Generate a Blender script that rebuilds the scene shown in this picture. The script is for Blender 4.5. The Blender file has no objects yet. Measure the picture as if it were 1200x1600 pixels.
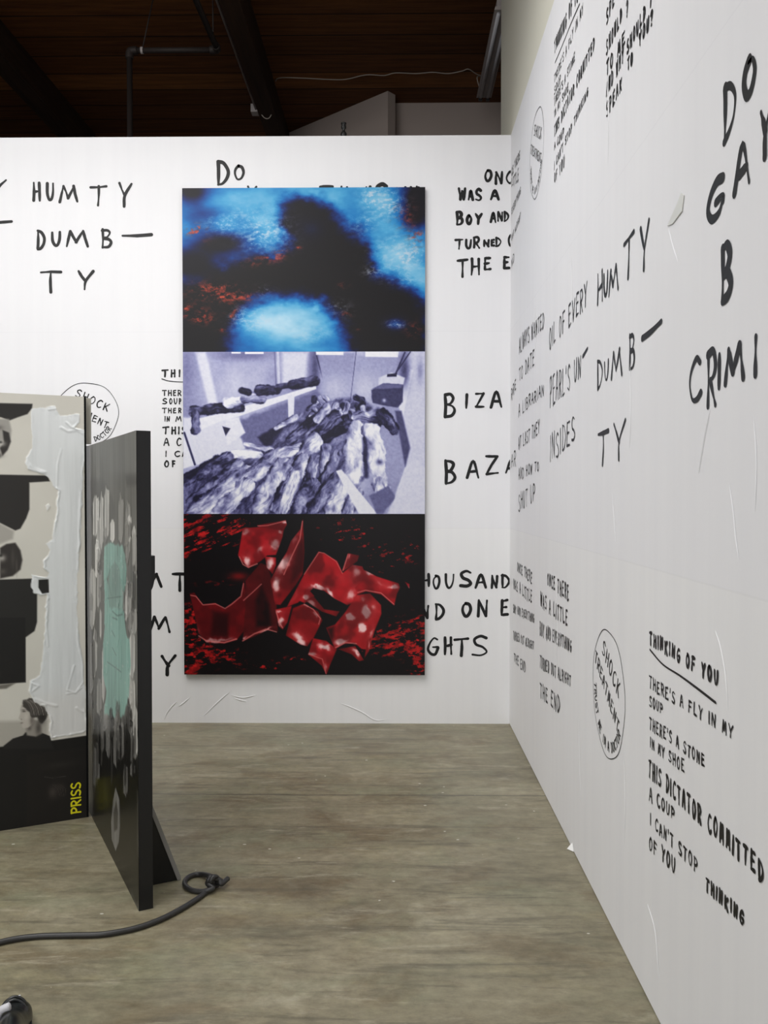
import bpy, bmesh, math, random
import numpy as np
from mathutils import Vector, Matrix, Euler

random.seed(7)
RNG = np.random.default_rng(11)
scene = bpy.context.scene
COL = scene.collection

# ------------------------------------------------------------------ camera
FPX = 1330.0
CAM_H = 1.42
PITCH, YAW, ROLL = math.radians(-1.08), math.radians(0.73), math.radians(0.0)
cam_data = bpy.data.cameras.new('camera')
cam = bpy.data.objects.new('camera', cam_data)
COL.objects.link(cam)
cam.location = (0, 0, CAM_H)
cam.rotation_euler = (math.pi/2 + PITCH, ROLL, YAW)
cam_data.sensor_fit = 'AUTO'
cam_data.sensor_width = 36.0
cam_data.lens = FPX/1600.0*36.0
cam_data.clip_start = 0.02
scene.camera = cam
CAM_M = Euler(cam.rotation_euler, 'XYZ').to_matrix()

# ------------------------------------------------------------------ colour management, world, lights
vs = scene.view_settings
scene.display_settings.display_device = 'sRGB'
vs.view_transform = 'Standard'
vs.look = 'None'
vs.gamma = 1.0
vs.use_curve_mapping = False
vs.exposure = 0.0

world = bpy.data.worlds.new('world')
scene.world = world
world.use_nodes = True
bg = world.node_tree.nodes['Background']
bg.inputs[0].default_value = (0.93, 0.96, 1.0, 1)
bg.inputs[1].default_value = 0.012

def area_light(name, loc, aim, sx, sy, power, colour=(1, 1, 1), spread=180):
    l = bpy.data.lights.new(name, 'AREA')
    l.shape = 'RECTANGLE'
    l.size, l.size_y, l.energy, l.color = sx, sy, power, colour
    l.spread = math.radians(spread)
    o = bpy.data.objects.new(name, l)
    COL.objects.link(o)
    o.location = loc
    o.rotation_euler = (Vector(aim) - Vector(loc)).to_track_quat('-Z', 'Y').to_euler()
    return o

area_light('gallery_lamp', (-2.8, 2.4, 4.65), (-1.4, 4.6, 0.0), 3.6, 1.6, 96, (1.0, 0.99, 0.97), 150)
area_light('gallery_lamp', (-1.8, -0.4, 4.7), (-1.4, 1.6, 0.0), 3.6, 2.0, 34, (1.0, 0.99, 0.97), 150)
area_light('gallery_lamp', (-1.0, 3.6, 4.7), (-1.0, 3.9, 0.0), 2.4, 1.2, 32, (1.0, 0.99, 0.97), 120)
area_light('soft_fill', (-2.6, -2.8, 2.4), (-1.9, 5.3, 1.9), 5.5, 3.2, 92, (0.985, 0.99, 1.0), 140)  # unseen soft source added behind the camera, not a modelled window
area_light('soft_fill', (-5.9, 1.6, 1.9), (0.7, 3.0, 1.2), 5.0, 3.0, 12, (0.985, 0.99, 1.0), 150)  # weak unseen fill added at the left to lift the right wall

# ------------------------------------------------------------------ helpers
def lin(c):
    c = np.asarray(c, float)/255.0
    return np.where(c <= 0.04045, c/12.92, ((c+0.055)/1.055)**2.4)

def rgba(c):
    r = lin(c)
    return (float(r[0]), float(r[1]), float(r[2]), 1.0)

def ray(x, y):
    d = CAM_M @ Vector(((x-600)/FPX, -(y-800)/FPX, -1.0))
    return d

EYE = Vector((0, 0, CAM_H))
def on_plane(x, y, p0, n):
    d = ray(x, y)
    t = (Vector(p0)-EYE).dot(n)/d.dot(n)
    return EYE + d*t
def at_z(x, y, z=0.0): return on_plane(x, y, (0, 0, z), Vector((0, 0, 1)))
def at_x(x, y, X): return on_plane(x, y, (X, 0, 0), Vector((1, 0, 0)))
def at_y(x, y, Y): return on_plane(x, y, (0, Y, 0), Vector((0, 1, 0)))

def link(name, me, mat, parent=None):
    o = bpy.data.objects.new(name, me)
    COL.objects.link(o)
    if mat is not None:
        if not me.materials: me.materials.append(mat)
    if parent is not None: o.parent = parent
    return o

def from_bm(name, bm, mat, parent=None, smooth=False):
    bmesh.ops.recalc_face_normals(bm, faces=bm.faces)
    me = bpy.data.meshes.new(name)
    bm.to_mesh(me); bm.free()
    if smooth:
        for p in me.polygons: p.use_smooth = True
    return link(name, me, mat, parent)

def empty(name, loc, rotz=0.0):
    o = bpy.data.objects.new(name, None)
    o.empty_display_size = 0.1
    COL.objects.link(o)
    o.location = loc
    o.rotation_euler = (0, 0, rotz)
    return o

def tag(o, label=None, cat=None, group=None, kind=None):
    if label: o['label'] = label
    if cat: o['category'] = cat
    if group: o['group'] = group
    if kind: o['kind'] = kind
    return o

def add_box(bm, lo, hi, bevel=0.0):
    vsn = [bm.verts.new((x, y, z)) for x in (lo[0], hi[0]) for y in (lo[1], hi[1]) for z in (lo[2], hi[2])]
    idx = [(0,1,3,2),(4,6,7,5),(0,4,5,1),(2,3,7,6),(0,2,6,4),(1,5,7,3)]
    fs = [bm.faces.new([vsn[i] for i in f]) for f in idx]
    if bevel > 0:
        es = list({e for f in fs for e in f.edges})
        bmesh.ops.bevel(bm, geom=es, offset=bevel, segments=2, affect='EDGES', profile=0.5)

def add_prism(bm, pts, zlo, zhi):
    b = [bm.verts.new((p[0], p[1], zlo)) for p in pts]
    t = [bm.verts.new((p[0], p[1], zhi)) for p in pts]
    n = len(pts)
    bm.faces.new(b[::-1]); bm.faces.new(t)
    for i in range(n):
        bm.faces.new((b[i], b[(i+1) % n], t[(i+1) % n], t[i]))

def smooth_path(pts, sub=8, closed=False):
    P = [Vector(p) for p in pts]
    n = len(P)
    out = []
    rng = range(n) if closed else range(n-1)
    for i in rng:
        p0 = P[(i-1) % n] if (closed or i > 0) else P[i]*2-P[i+1]
        p1, p2 = P[i], P[(i+1) % n]
        p3 = P[(i+2) % n] if (closed or i+2 < n) else P[i+1]*2-P[i]
        for k in range(sub):
            t = k/sub
            out.append(0.5*((2*p1)+(p2-p0)*t+(2*p0-5*p1+4*p2-p3)*t*t+(3*p1-p0-3*p2+p3)*t**3))
    if not closed: out.append(P[-1])
    return out

def add_tube(bm, pts, r, seg=12, closed=False, cap=True):
    P = [Vector(p) for p in pts]
    n = len(P)
    rs = r if isinstance(r, (list, tuple)) else [r]*n
    rings = []
    up = None
    for i in range(n):
        a = P[(i-1) % n] if (closed or i > 0) else P[i]
        b = P[(i+1) % n] if (closed or i < n-1) else P[i]
        t = (b-a).normalized()
        if up is None:
            up = Vector((0, 0, 1)) if abs(t.z) < 0.9 else Vector((1, 0, 0))
        s = t.cross(up).normalized()
        up = s.cross(t).normalized()
        rings.append([bm.verts.new(P[i]+(s*math.cos(2*math.pi*k/seg)+up*math.sin(2*math.pi*k/seg))*rs[i]) for k in range(seg)])
    m = n if closed else n-1
    for i in range(m):
        A, B = rings[i], rings[(i+1) % n]
        for k in range(seg):
            bm.faces.new((A[k], A[(k+1) % seg], B[(k+1) % seg], B[k]))
    if cap and not closed:
        bm.faces.new(rings[0][::-1]); bm.faces.new(rings[-1])

def add_lathe(bm, prof, cx, cy, seg=20):
    rings = []
    for r, z in prof:
        rings.append([bm.verts.new((cx+r*math.cos(2*math.pi*k/seg), cy+r*math.sin(2*math.pi*k/seg), z)) for k in range(seg)])
    for A, B in zip(rings[:-1], rings[1:]):
        for k in range(seg):
            bm.faces.new((A[k], A[(k+1) % seg], B[(k+1) % seg], B[k]))
    bm.faces.new(rings[0][::-1]); bm.faces.new(rings[-1])

# ------------------------------------------------------------------ materials
def mat(name, colour, rough=0.6, spec=0.5, metal=0.0):
    m = bpy.data.materials.new(name)
    m.use_nodes = True
    b = m.node_tree.nodes['Principled BSDF']
    b.inputs['Base Color'].default_value = rgba(colour)
    b.inputs['Roughness'].default_value = rough
    b.inputs['Metallic'].default_value = metal
    b.inputs['Specular IOR Level'].default_value = spec
    return m

class NT:
    def __init__(s, m):
        s.t = m.node_tree; s.b = s.t.nodes['Principled BSDF']
    def n(s, typ, **kw):
        nd = s.t.nodes.new(typ)
        for k, v in kw.items():
            if hasattr(nd, k): setattr(nd, k, v)
            else: nd.inputs[k.replace('_', ' ')].default_value = v
        return nd
    def l(s, a, b): s.t.links.new(a, b)
    def ramp(s, fac, stops, interp='LINEAR'):
        r = s.t.nodes.new('ShaderNodeValToRGB')
        r.color_ramp.interpolation = interp
        els = r.color_ramp.elements
        while len(els) < len(stops): els.new(0.5)
        for e, (p, c) in zip(els, stops):
            e.position = p
            e.color = rgba(c) if len(c) == 3 else c
        s.l(fac, r.inputs[0])
        return r
    def coords(s, scale):
        tc = s.t.nodes.new('ShaderNodeTexCoord')
        mp = s.t.nodes.new('ShaderNodeMapping')
        mp.inputs['Scale'].default_value = scale
        s.l(tc.outputs['Object'], mp.inputs[0])
        return mp.outputs[0]
    def noise(s, scale_vec, scale=1.0, detail=5, rough=0.55, dist=0.0):
        nd = s.t.nodes.new('ShaderNodeTexNoise')
        nd.inputs['Scale'].default_value = scale
        nd.inputs['Detail'].default_value = detail
        nd.inputs['Roughness'].default_value = rough
        nd.inputs['Distortion'].default_value = dist
        s.l(s.coords(scale_vec), nd.inputs['Vector'])
        return nd.outputs['Fac']
    def mix(s, fac, a, b, mode='MIX'):
        m = s.t.nodes.new('ShaderNodeMix')
        m.data_type = 'RGBA'; m.blend_type = mode
        for sock, v in ((m.inputs[0], fac), (m.inputs[6], a), (m.inputs[7], b)):
            if isinstance(v, (int, float)): sock.default_value = v
            elif isinstance(v, tuple): sock.default_value = rgba(v) if len(v) == 3 else v
            else: s.l(v, sock)
        return m.outputs[2]
    def math(s, op, a, b=0.0):
        m = s.t.nodes.new('ShaderNodeMath'); m.operation = op
        for sock, v in ((m.inputs[0], a), (m.inputs[1], b)):
            if isinstance(v, (int, float)): sock.default_value = v
            else: s.l(v, sock)
        return m.outputs[0]
    def bump(s, h, strength=0.2, dist=0.01):
        b = s.t.nodes.new('ShaderNodeBump')
        b.inputs['Strength'].default_value = strength
        b.inputs['Distance'].default_value = dist
        s.l(h, b.inputs['Height']); s.l(b.outputs[0], s.b.inputs['Normal'])

def paper_mat(name, base, rows_seam):
    m = mat(name, base, 0.75, 0.25)
    t = NT(m)
    big = t.noise((1, 1, 0.6), 0.9, 3)
    c = t.ramp(big, [(0.3, tuple(v-5 for v in base)), (0.7, tuple(min(255, v+2) for v in base))]).outputs[0]
    # vertical pasting streaks
    st = t.noise((14, 14, 0.35), 1.0, 4, 0.6)
    stc = t.ramp(st, [(0.35, (246, 246, 248)), (0.6, (255, 255, 255))]).outputs[0]
    c = t.mix(0.3, c, stc, 'MULTIPLY')
    # sheet seams every 1.22 m of height
    sep = t.t.nodes.new('ShaderNodeSeparateXYZ')
    t.l(t.coords((1, 1, 1)), sep.inputs[0])
    z = sep.outputs['Z']
    if rows_seam:
        fr = t.math('FRACT', t.math('DIVIDE', t.math('ADD', z, 0.004), 1.22))
        seam = t.math('LESS_THAN', fr, 0.004)
        c = t.mix(t.math('MULTIPLY', seam, 0.12), c, (200, 200, 206))
        row = t.math('GREATER_THAN', z, 1.22)
        c = t.mix(t.math('MULTIPLY', row, 0.25), c, (232, 232, 240))
    t.l(c, t.b.inputs['Base Color'])
    wr = t.noise((9, 9, 0.8), 1.0, 3, 0.5, 0.6)
    fine = t.noise((40, 40, 12), 1.0, 3)
    t.bump(t.math('ADD', wr, t.math('MULTIPLY', fine, 0.15)), 0.22, 0.006)
    return m

M = {}
M['paper'] = paper_mat('wall_paper_white', (240, 240, 241), True)
M['paint_wall'] = mat('cream_wall_paint', (226, 224, 210), 0.7, 0.3)
M['far_wall'] = mat('old_wall_paint', (182, 168, 160), 0.8, 0.2)
M['ink'] = mat('black_marker_ink', (26, 26, 27), 0.5, 0.3)
M['ink_soft'] = mat('grey_black_ink', (40, 40, 41), 0.55, 0.3)
M['black'] = mat('black_paint', (26, 26, 27), 0.35, 0.4)
M['gap_shade_black'] = mat('matt_black_gap_shade', (16, 16, 16), 0.8, 0.1)
M['black_rubber'] = mat('black_rubber', (40, 39, 38), 0.42, 0.5)
M['iron'] = mat('dark_iron_pipe', (44, 38, 36), 0.6, 0.3, 0.2)
M['grey_metal'] = mat('grey_enamel', (170, 162, 160), 0.45, 0.4)
M['cable_white'] = mat('white_cable', (170, 160, 150), 0.5, 0.3)
M['yellow'] = mat('yellow_print', (222, 214, 30), 0.5, 0.3)
M['raw_edge'] = mat('worn_board_edge', (140, 138, 134), 0.55, 0.3)
M['tape'] = mat('clear_tape', (228, 227, 220), 0.3, 0.5)
M['scrap'] = mat('white_paper_scrap', (245, 245, 243), 0.7, 0.2)
M['white_gloss'] = mat('white_rubber', (205, 205, 210), 0.4, 0.4)
M['leather'] = mat('black_leather', (24, 26, 27), 0.28, 0.6)
M['board_edge'] = mat('beige_board_edge', (172, 169, 158), 0.6, 0.3)

def floor_mat():
    m = mat('polished_concrete', (130, 124, 106), 0.33, 0.35)
    t = NT(m)
    a = t.noise((1.0, 1.9, 1), 1.5, 10, 0.68, 0.5)
    c = t.ramp(a, [(0.30, (112, 105, 88)), (0.44, (142, 135, 113)), (0.56, (154, 146, 123)), (0.70, (176, 168, 146))]).outputs[0]
    g = t.noise((1.3, 2.4, 1.7), 1.6, 8, 0.65, 0.4)
    c = t.mix(t.ramp(g, [(0.50, (0, 0, 0)), (0.64, (150, 150, 150))]).outputs[0], c, (134, 142, 116))
    br = t.noise((1.2, 2.3, 1.3), 1.9, 9, 0.68, 0.4)
    c = t.mix(t.ramp(br, [(0.50, (0, 0, 0)), (0.62, (200, 200, 200))]).outputs[0], c, (118, 103, 79))
    yl = t.noise((1.1, 2.0, 2.3), 2.3, 9, 0.7, 0.4)
    c = t.mix(t.ramp(yl, [(0.53, (0, 0, 0)), (0.66, (150, 150, 150))]).outputs[0], c, (172, 162, 126))
    # trowel streaks across the room
    s1 = t.noise((0.8, 9, 1), 1.7, 10, 0.72, 0.5)
    c = t.mix(t.ramp(s1, [(0.53, (0, 0, 0)), (0.63, (205, 205, 205))]).outputs[0], c, (102, 97, 82))
    s2 = t.noise((1.3, 7, 2), 2.1, 10, 0.74, 0.6)
    c = t.mix(t.ramp(s2, [(0.56, (0, 0, 0)), (0.66, (200, 200, 200))]).outputs[0], c, (184, 177, 157))
    fine = t.noise((16, 26, 1), 1.0, 8, 0.75)
    c = t.mix(0.85, c, t.ramp(fine, [(0.3, (184, 183, 178)), (0.64, (243, 244, 240))]).outputs[0], 'MULTIPLY')
    pit = t.noise((9, 15, 4), 1.0, 6, 0.7, 0.3)
    c = t.mix(t.ramp(pit, [(0.66, (0, 0, 0)), (0.74, (190, 190, 190))]).outputs[0], c, (88, 84, 72))
    # saw-cut joints
    sep = t.t.nodes.new('ShaderNodeSeparateXYZ')
    t.l(t.coords((1, 1, 1)), sep.inputs[0])
    wob = t.noise((3, 3, 1), 1.0, 3)
    y = t.math('ADD', sep.outputs['Y'], t.math('MULTIPLY', wob, 0.03))
    for yy, w, k in ((4.03, 0.007, 0.55), (3.64, 0.006, 0.25)):
        d = t.math('ABSOLUTE', t.math('SUBTRACT', y, yy))
        ln = t.math('MULTIPLY', t.math('LESS_THAN', d, w), k)
        c = t.mix(ln, c, (70, 68, 60))
    # spilt paint specks
    vo = t.t.nodes.new('ShaderNodeTexVoronoi'); vo.inputs['Scale'].default_value = 1.0
    t.l(t.coords((8, 13, 1)), vo.inputs['Vector'])
    big = t.noise((0.8, 0.8, 1), 1.0, 2)
    spk = t.math('LESS_THAN', vo.outputs['Distance'], t.math('MULTIPLY', t.math('GREATER_THAN', t.noise((37, 37, 1), 1.0, 1), 0.50), 0.055))
    c = t.mix(t.math('MULTIPLY', spk, t.math('GREATER_THAN', big, 0.46)), c, (200, 198, 186))
    t.l(c, t.b.inputs['Base Color'])
    r = t.ramp(a, [(0.3, (95, 95, 95, 1)), (0.7, (130, 130, 130, 1))])
    rr = t.math('ADD', t.math('MULTIPLY', fine, 0.16), 0.3)
    t.l(rr, t.b.inputs['Roughness'])
    t.bump(t.math('ADD', s1, t.math('MULTIPLY', fine, 0.4)), 0.05, 0.004)
    return m
M['floor'] = floor_mat()

def ceiling_mat():
    m = mat('dark_timber_planks', (70, 44, 28), 0.7, 0.2)
    t = NT(m)
    sep = t.t.nodes.new('ShaderNodeSeparateXYZ')
    t.l(t.coords((1, 1, 1)), sep.inputs[0])
    p = t.math('DIVIDE', sep.outputs['Y'], 0.29)
    idx = t.math('FLOOR', p)
    wn = t.t.nodes.new('ShaderNodeTexWhiteNoise'); wn.noise_dimensions = '1D'
    t.l(idx, wn.inputs['W'])
    c = t.ramp(wn.outputs['Value'], [(0.0, (88, 54, 28)), (0.5, (122, 76, 40)), (1.0, (160, 106, 58))]).outputs[0]
    gr = t.noise((1.4, 22, 1), 1.2, 6, 0.65, 0.3)
    c = t.mix(0.8, c, t.ramp(gr, [(0.3, (130, 120, 115)), (0.7, (255, 255, 255))]).outputs[0], 'MULTIPLY')
    fr = t.math('FRACT', p)
    gap = t.math('LESS_THAN', fr, 0.05)
    c = t.mix(t.math('MULTIPLY', gap, 0.85), c, (14, 9, 6))
    t.l(c, t.b.inputs['Base Color'])
    return m
M['ceiling'] = ceiling_mat()
def beam_mat():
    m = mat('dark_timber_beam', (66, 42, 30), 0.7, 0.2)
    t = NT(m)
    gr = t.noise((20, 1.2, 20), 1.0, 6, 0.65, 0.3)
    t.l(t.ramp(gr, [(0.3, (34, 24, 18)), (0.7, (60, 42, 31))]).outputs[0], t.b.inputs['Base Color'])
    return m
M['beam'] = beam_mat()

def vcol_mat(name, rough=0.35, spec=0.4, bump=0.0):
    m = mat(name, (255, 255, 255), rough, spec)
    t = NT(m)
    a = t.t.nodes.new('ShaderNodeVertexColor'); a.layer_name = 'print'
    t.l(a.outputs['Color'], t.b.inputs['Base Color'])
    if bump:
        t.bump(t.noise((60, 60, 25), 1.0, 4), bump, 0.003)
    return m

# ------------------------------------------------------------------ room shell
c0 = at_z(795, 1131)
YB = c0.y
XR = at_y(797, 700, YB).x
TOP = at_y(500, 212.5, YB).z
YEND = XR/math.tan(math.atan2(XR, YB))*1.0
e = ray(782, 100); YEND = XR*e.y/e.x
CEIL = 5.0

bm = bmesh.new(); add_box(bm, (-7, -3, -0.1), (5, 12, 0)); tag(from_bm('floor', bm, M['floor']), kind='structure')
bm = bmesh.new(); add_box(bm, (-7, -3, CEIL), (5, 12, CEIL+0.1)); tag(from_bm('ceiling', bm, M['ceiling']), kind='structure')
bm = bmesh.new(); add_box(bm, (-6, YB, 0), (XR, YB+0.14, TOP)); wall_back = tag(from_bm('wall_back', bm, M['paper']), kind='structure')
bm = bmesh.new(); add_box(bm, (XR+0.004, -2.5, 0), (XR+0.16, YEND, CEIL)); wall_right = tag(from_bm('wall_right', bm, M['paint_wall']), kind='structure')
bm = bmesh.new(); add_box(bm, (XR, -2.5, 0.004), (XR+0.0039, YB, TOP))
wall_paper = tag(from_bm('wall_paper', bm, M['paper'], wall_right), label='white pasted wallpaper below the cream paint')

# space behind the partition
zf = CEIL
PF = at_z(606, 142, zf); PG = at_z(440, 212, zf)
PW = at_z(606, 153, zf)
bm = bmesh.new()
dv = (Vector((PG.x, PG.y))-Vector((PF.x, PF.y))); dv.normalize()
nv = Vector((-dv.y, dv.x))
if nv.y < 0: nv = -nv
q = [Vector((PF.x, PF.y)), Vector((PF.x, PF.y))+dv*3.2, Vector((PF.x, PF.y))+dv*3.2+nv*0.1, Vector((PF.x, PF.y))+nv*0.1]
add_prism(bm, q, 0, CEIL)
tag(from_bm('wall_diagonal', bm, M['far_wall']), kind='structure')
bm = bmesh.new(); add_box(bm, (PF.x+0.02, PW.y+0.1, 0), (4.5, PW.y+0.22, CEIL)); tag(from_bm('wall_far', bm, M['far_wall']), kind='structure')
# timber ledger along the head of the far wall
# beams
def beam(x0, x1, zlo):
    bm = bmesh.new(); add_box(bm, (x0, -2.9, zlo), (x1, 8.45, CEIL), 0.006)
    return tag(from_bm('ceiling_beam', bm, M['beam']), kind='structure')
BZ = 4.74
bx0 = at_z(340, 0, BZ).x; bx1 = at_z(374, 0, BZ).x
beam(bx0, bx1, BZ)
lx0 = at_z(20, 140, BZ).x
beam(lx0, lx0+(bx1-bx0)*1.1, BZ)

# ------------------------------------------------------------------ hand lettering
G = {
 'A': [[(0,0),(.5,1),(1,0)],[(.2,.36),(.82,.4)]],
 'B': [[(.06,1),(.1,.5),(.08,0)],[(.05,.98),(.6,.98),(.85,.8),(.6,.58),(.2,.53)],[(.2,.53),(.75,.48),(1,.27),(.7,.05),(.08,0)]],
 'C': [[(.95,.9),(.6,1),(.2,.75),(.05,.4),(.3,.05),(.65,0),(1,.15)]],
 'D': [[(.1,1),(.12,.5),(.1,0)],[(.05,1),(.6,.92),(1,.6),(.9,.3),(.5,.05),(.08,0)]],
 'E': [[(.9,1),(.1,.97)],[(.1,.97),(.08,.5),(.06,0)],[(.08,.52),(.75,.55)],[(.06,0),(.95,.04)]],
 'F': [[(.95,1),(.1,.97)],[(.12,.97),(.1,.5),(.08,0)],[(.1,.52),(.75,.55)]],
 'G': [[(.9,.9),(.6,1),(.2,.75),(.03,.35),(.3,.03),(.7,.05),(.92,.3)],[(.92,.3),(.95,.45),(.5,.43)]],
 'H': [[(.08,1),(.1,.5),(.05,0)],[(.9,1),(.92,.5),(.95,0)],[(.1,.48),(.92,.54)]],
 'I': [[(.55,1),(.5,.5),(.45,0)]],
 'K': [[(.1,1),(.1,0)],[(.9,1),(.15,.45)],[(.3,.55),(.95,0)]],
 'L': [[(.12,1),(.1,.5),(.1,0)],[(.1,0),(.9,.06)]],
 'M': [[(0,0),(.2,1)],[(.2,1),(.45,.25)],[(.45,.25),(.78,1)],[(.78,1),(1,0)]],
 'N': [[(.05,0),(.12,1)],[(.12,1),(.85,.05)],[(.85,.05),(.95,1)]],
 'O': [[(.45,1),(.12,.75),(.03,.4),(.3,.03),(.7,.08),(.97,.5),(.8,.9),(.42,.99)]],
 'P': [[(.1,1),(.12,.5),(.08,0)],[(.05,.98),(.65,.98),(.95,.75),(.65,.5),(.12,.46)]],
 'R': [[(.1,1),(.12,.5),(.08,0)],[(.05,.98),(.65,.98),(.92,.75),(.65,.52),(.12,.48)],[(.35,.5),(.95,0)]],
 'S': [[(.92,.9),(.55,1),(.15,.83),(.25,.58),(.7,.45),(.95,.22),(.6,.02),(.05,.08)]],
 'T': [[(0,.96),(1,1)],[(.52,.97),(.5,.5),(.48,0)]],
 'U': [[(.05,1),(.08,.4),(.35,.02),(.7,.1),(.9,.5),(.95,1)]],
 'V': [[(0,1),(.45,0)],[(.45,0),(1,1)]],
 'W': [[(0,1),(.2,0)],[(.2,0),(.5,.8)],[(.5,.8),(.75,0)],[(.75,0),(1,1)]],
 'Y': [[(0,1),(.48,.48)],[(1,1),(.48,.48),(.4,0)]],
 'Z': [[(.05,.97),(.95,1)],[(.95,1),(.05,.02)],[(.05,.02),(1,.05)]],
 '-': [[(0,.45),(1,.58)]],
 "'": [[(.5,1.05),(.4,.75)]],
 '?': [[(.1,.8),(.5,1),(.9,.8),(.6,.5),(.45,.3)],[(.45,.08),(.45,.0)]],
 ';': [[(.5,.5),(.5,.4)],[(.5,.1),(.4,-.05)]],
}
class Ink:
    def __init__(s, mapper):
        s.v, s.f, s.map, s.k = [], [], mapper, 0
    def stroke(s, pts, w, vary=0.3):
        w *= 0.86
        s.k += 1
        lift = (s.k % 14)*4e-5            # each stroke lies a hair over the last one
        P = [Vector(p) for p in pts]
        if len(P) > 2: P = smooth_path([(p.x, p.y, 0) for p in P], 6); P = [Vector((p.x, p.y)) for p in P]
        else:
            a, b = P
            mid = (a+b)/2 + Vector((random.uniform(-1, 1), random.uniform(-1, 1)))*(b-a).length*0.03
            P = [a.lerp(mid, .5), mid]; P = [a, a.lerp(mid, .5), mid, mid.lerp(b, .5), b]
        n = len(P)
        ph = random.uniform(0, 6.28)
        base = len(s.v)
        L, R = [], []
        for i in range(n):
            a = P[max(0, i-1)]; b = P[min(n-1, i+1)]
            t = (b-a)
            if t.length < 1e-9: t = Vector((1, 0))
            t.normalize(); nn = Vector((-t.y, t.x))
            u = i/(n-1)
            ww = w*0.5*(1+vary*math.sin(ph+u*3.3)+vary*0.35*math.sin(ph*2+u*9))
            L.append(P[i]+nn*ww); R.append(P[i]-nn*ww)
        # pen-nib round ends
        def cap(c, d, w2):
            k = []
            for j in range(1, 5):
                an = math.pi*j/5
                k.append(c + Matrix.Rotation(-an, 2) @ d)
            return k
        for p in L+R: s.v.append(s.map(p, lift))
        for i in range(n-1):
            s.f.append((base+i, base+i+1, base+n+i+1, base+n+i))
        c0 = cap(P[-1], L[-1]-P[-1], 0); i0 = len(s.v)
        for p in c0: s.v.append(s.map(p, lift))
        s.f.append(tuple([base+n-1]+list(range(i0, i0+4))+[base+2*n-1]))
        c1 = cap(P[0], R[0]-P[0], 0); i1 = len(s.v)
        for p in c1: s.v.append(s.map(p, lift))
        s.f.append(tuple([base+n]+list(range(i1, i1+4))+[base]))
    def letter(s, ch, x0, x1, z0, z1, w, vary=0.3, rot=0.0, jit=0.03):
        if ch == 'I': x0, x1 = (x0+x1)/2-(x1-x0)*.3, (x0+x1)/2+(x1-x0)*.3
        cx, cz = (x0+x1)/2, (z0+z1)/2
        R = Matrix.Rotation(rot, 2)
        ins = min(w*0.5, abs(x1-x0)*0.3) if ch not in 'I-' else 0.0
        sx = 1 if x1 > x0 else -1
        inz = w*0.45 if ch != '-' else 0
        X0, X1, Z0, Z1 = x0+ins*sx, x1-ins*sx, z0+inz, z1-inz
        for st in G[ch]:
            pts = []
            for (a, b) in st:
                a += random.uniform(-jit, jit); b += random.uniform(-jit, jit)
                p = Vector((X0+(X1-X0)*a-cx, Z0+(Z1-Z0)*b-cz))
                p = R @ p
                pts.append((p.x+cx, p.y+cz))
            s.stroke(pts, w, vary)
    def build(s, name, m, parent, label):
        me = bpy.data.meshes.new(name)
        me.from_pydata([tuple(p) for p in s.v], [], s.f)
        me.update()
        o = link(name, me, m, parent)
        o['label'] = label
        return o

EPS = 0.0012
def back_map(p, l=0.0): return (p[0], YB-EPS-l, p[1])
def back_uv(x, y):
    q = at_y(x, y, YB); return (q.x, q.z)
def right_map(p, l=0.0): return (XR-EPS-l, -p[0], p[1])
def right_uv(x, y):
    q = at_x(x, y, XR); return (-q.y, q.z)

def back_text(label, letters, w, m='ink', clip=None, vary=0.25, extra=None):
    ink = Ink(back_map)
    for it in letters:
        ch, x0, x1, y0, y1 = it[:5]
        ww = it[5] if len(it) > 5 else w
        a = back_uv(x0, y0); b = back_uv(x1, y1)
        ink.letter(ch, a[0], b[0], b[1], a[1], ww, vary)
    if extra:
        for pts, ww in extra:
            ink.stroke([back_uv(*p) for p in pts], ww, 0.15)
    if clip is not None:
        # writing is cut off where the sheet meets the corner
        ink.v = [(min(v[0], clip), v[1], v[2]) for v in ink.v]
    return ink.build('lettering', M[m], wall_back, label)

S = 251.0
W = 4.6/S
back_text('black handwriting of a letter Y and a dash cut by the left edge', [('Y',-14,12,279,303),('-',-30,18,340,356)], W)
back_text('black handwriting HUMTY DUMB- TY left of the tall artwork', [
 ('H',50,65,284,315),('U',71,86,285,315),('M',91,124,289,317),('T',139,169,289,323),('Y',184,208,285,325),
 ('D',56,72,359,391),('U',79,97,361,386),('M',102,139,359,387),('B',157,176,357,389),('-',191,236,362,374,5.2/S),
 ('T',62,97,423,458),('Y',120,148,422,455)], W, 'ink_soft')
back_text('black handwriting DO GAY, mostly hidden by the artwork', [('D',337,359,250,291,5.6/S),('O',364,384,257,283,5.2/S),('Y',385,403,290,318),('A',366,384,297,322),('G',340,362,300,330)], W, 'ink_soft')
back_text('black handwriting THOUSAND peeping over the artwork', [('T',498,522,289,318,5/S),('H',530,546,290,318),('O',552,566,297,318),('U',570,581,290,318),('S',584,608,286,318,6/S),('A',612,628,291,318),('N',630,645,291,318),('D',648,660,290,318)], W)
back_text('black handwriting ONCE WAS A BOY AND TURNED THE E in the corner', [
 ('O',756,770,264,285),('N',772,787,267,289),('C',789,803,266,288),
 ('W',715,729,293,314),('A',730,741,296,314),('S',741,754,294,315),('A',765,781,296,314),
 ('B',711,725,329,353,5.2/S),('O',727,739,335,352,5/S),('Y',741,755,332,352),('A',765,776,331,349,3.8/S),('N',776,787,330,347,3.8/S),('D',786,796,330,347,3.8/S),
 ('T',710,725,373,391,3.8/S),('U',726,738,373,390,3.8/S),('R',738,751,369,389,3.8/S),('N',754,766,374,387,3.6/S),('E',766,774,373,386,3.6/S),('D',773,784,370,386,3.6/S),('O',793,803,366,386,3.4/S),
 ('T',713,732,404,434),('H',734,751,403,431),('E',755,769,401,423),('E',785,798,400,421)], 4.4/S, clip=XR-0.0005)
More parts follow.
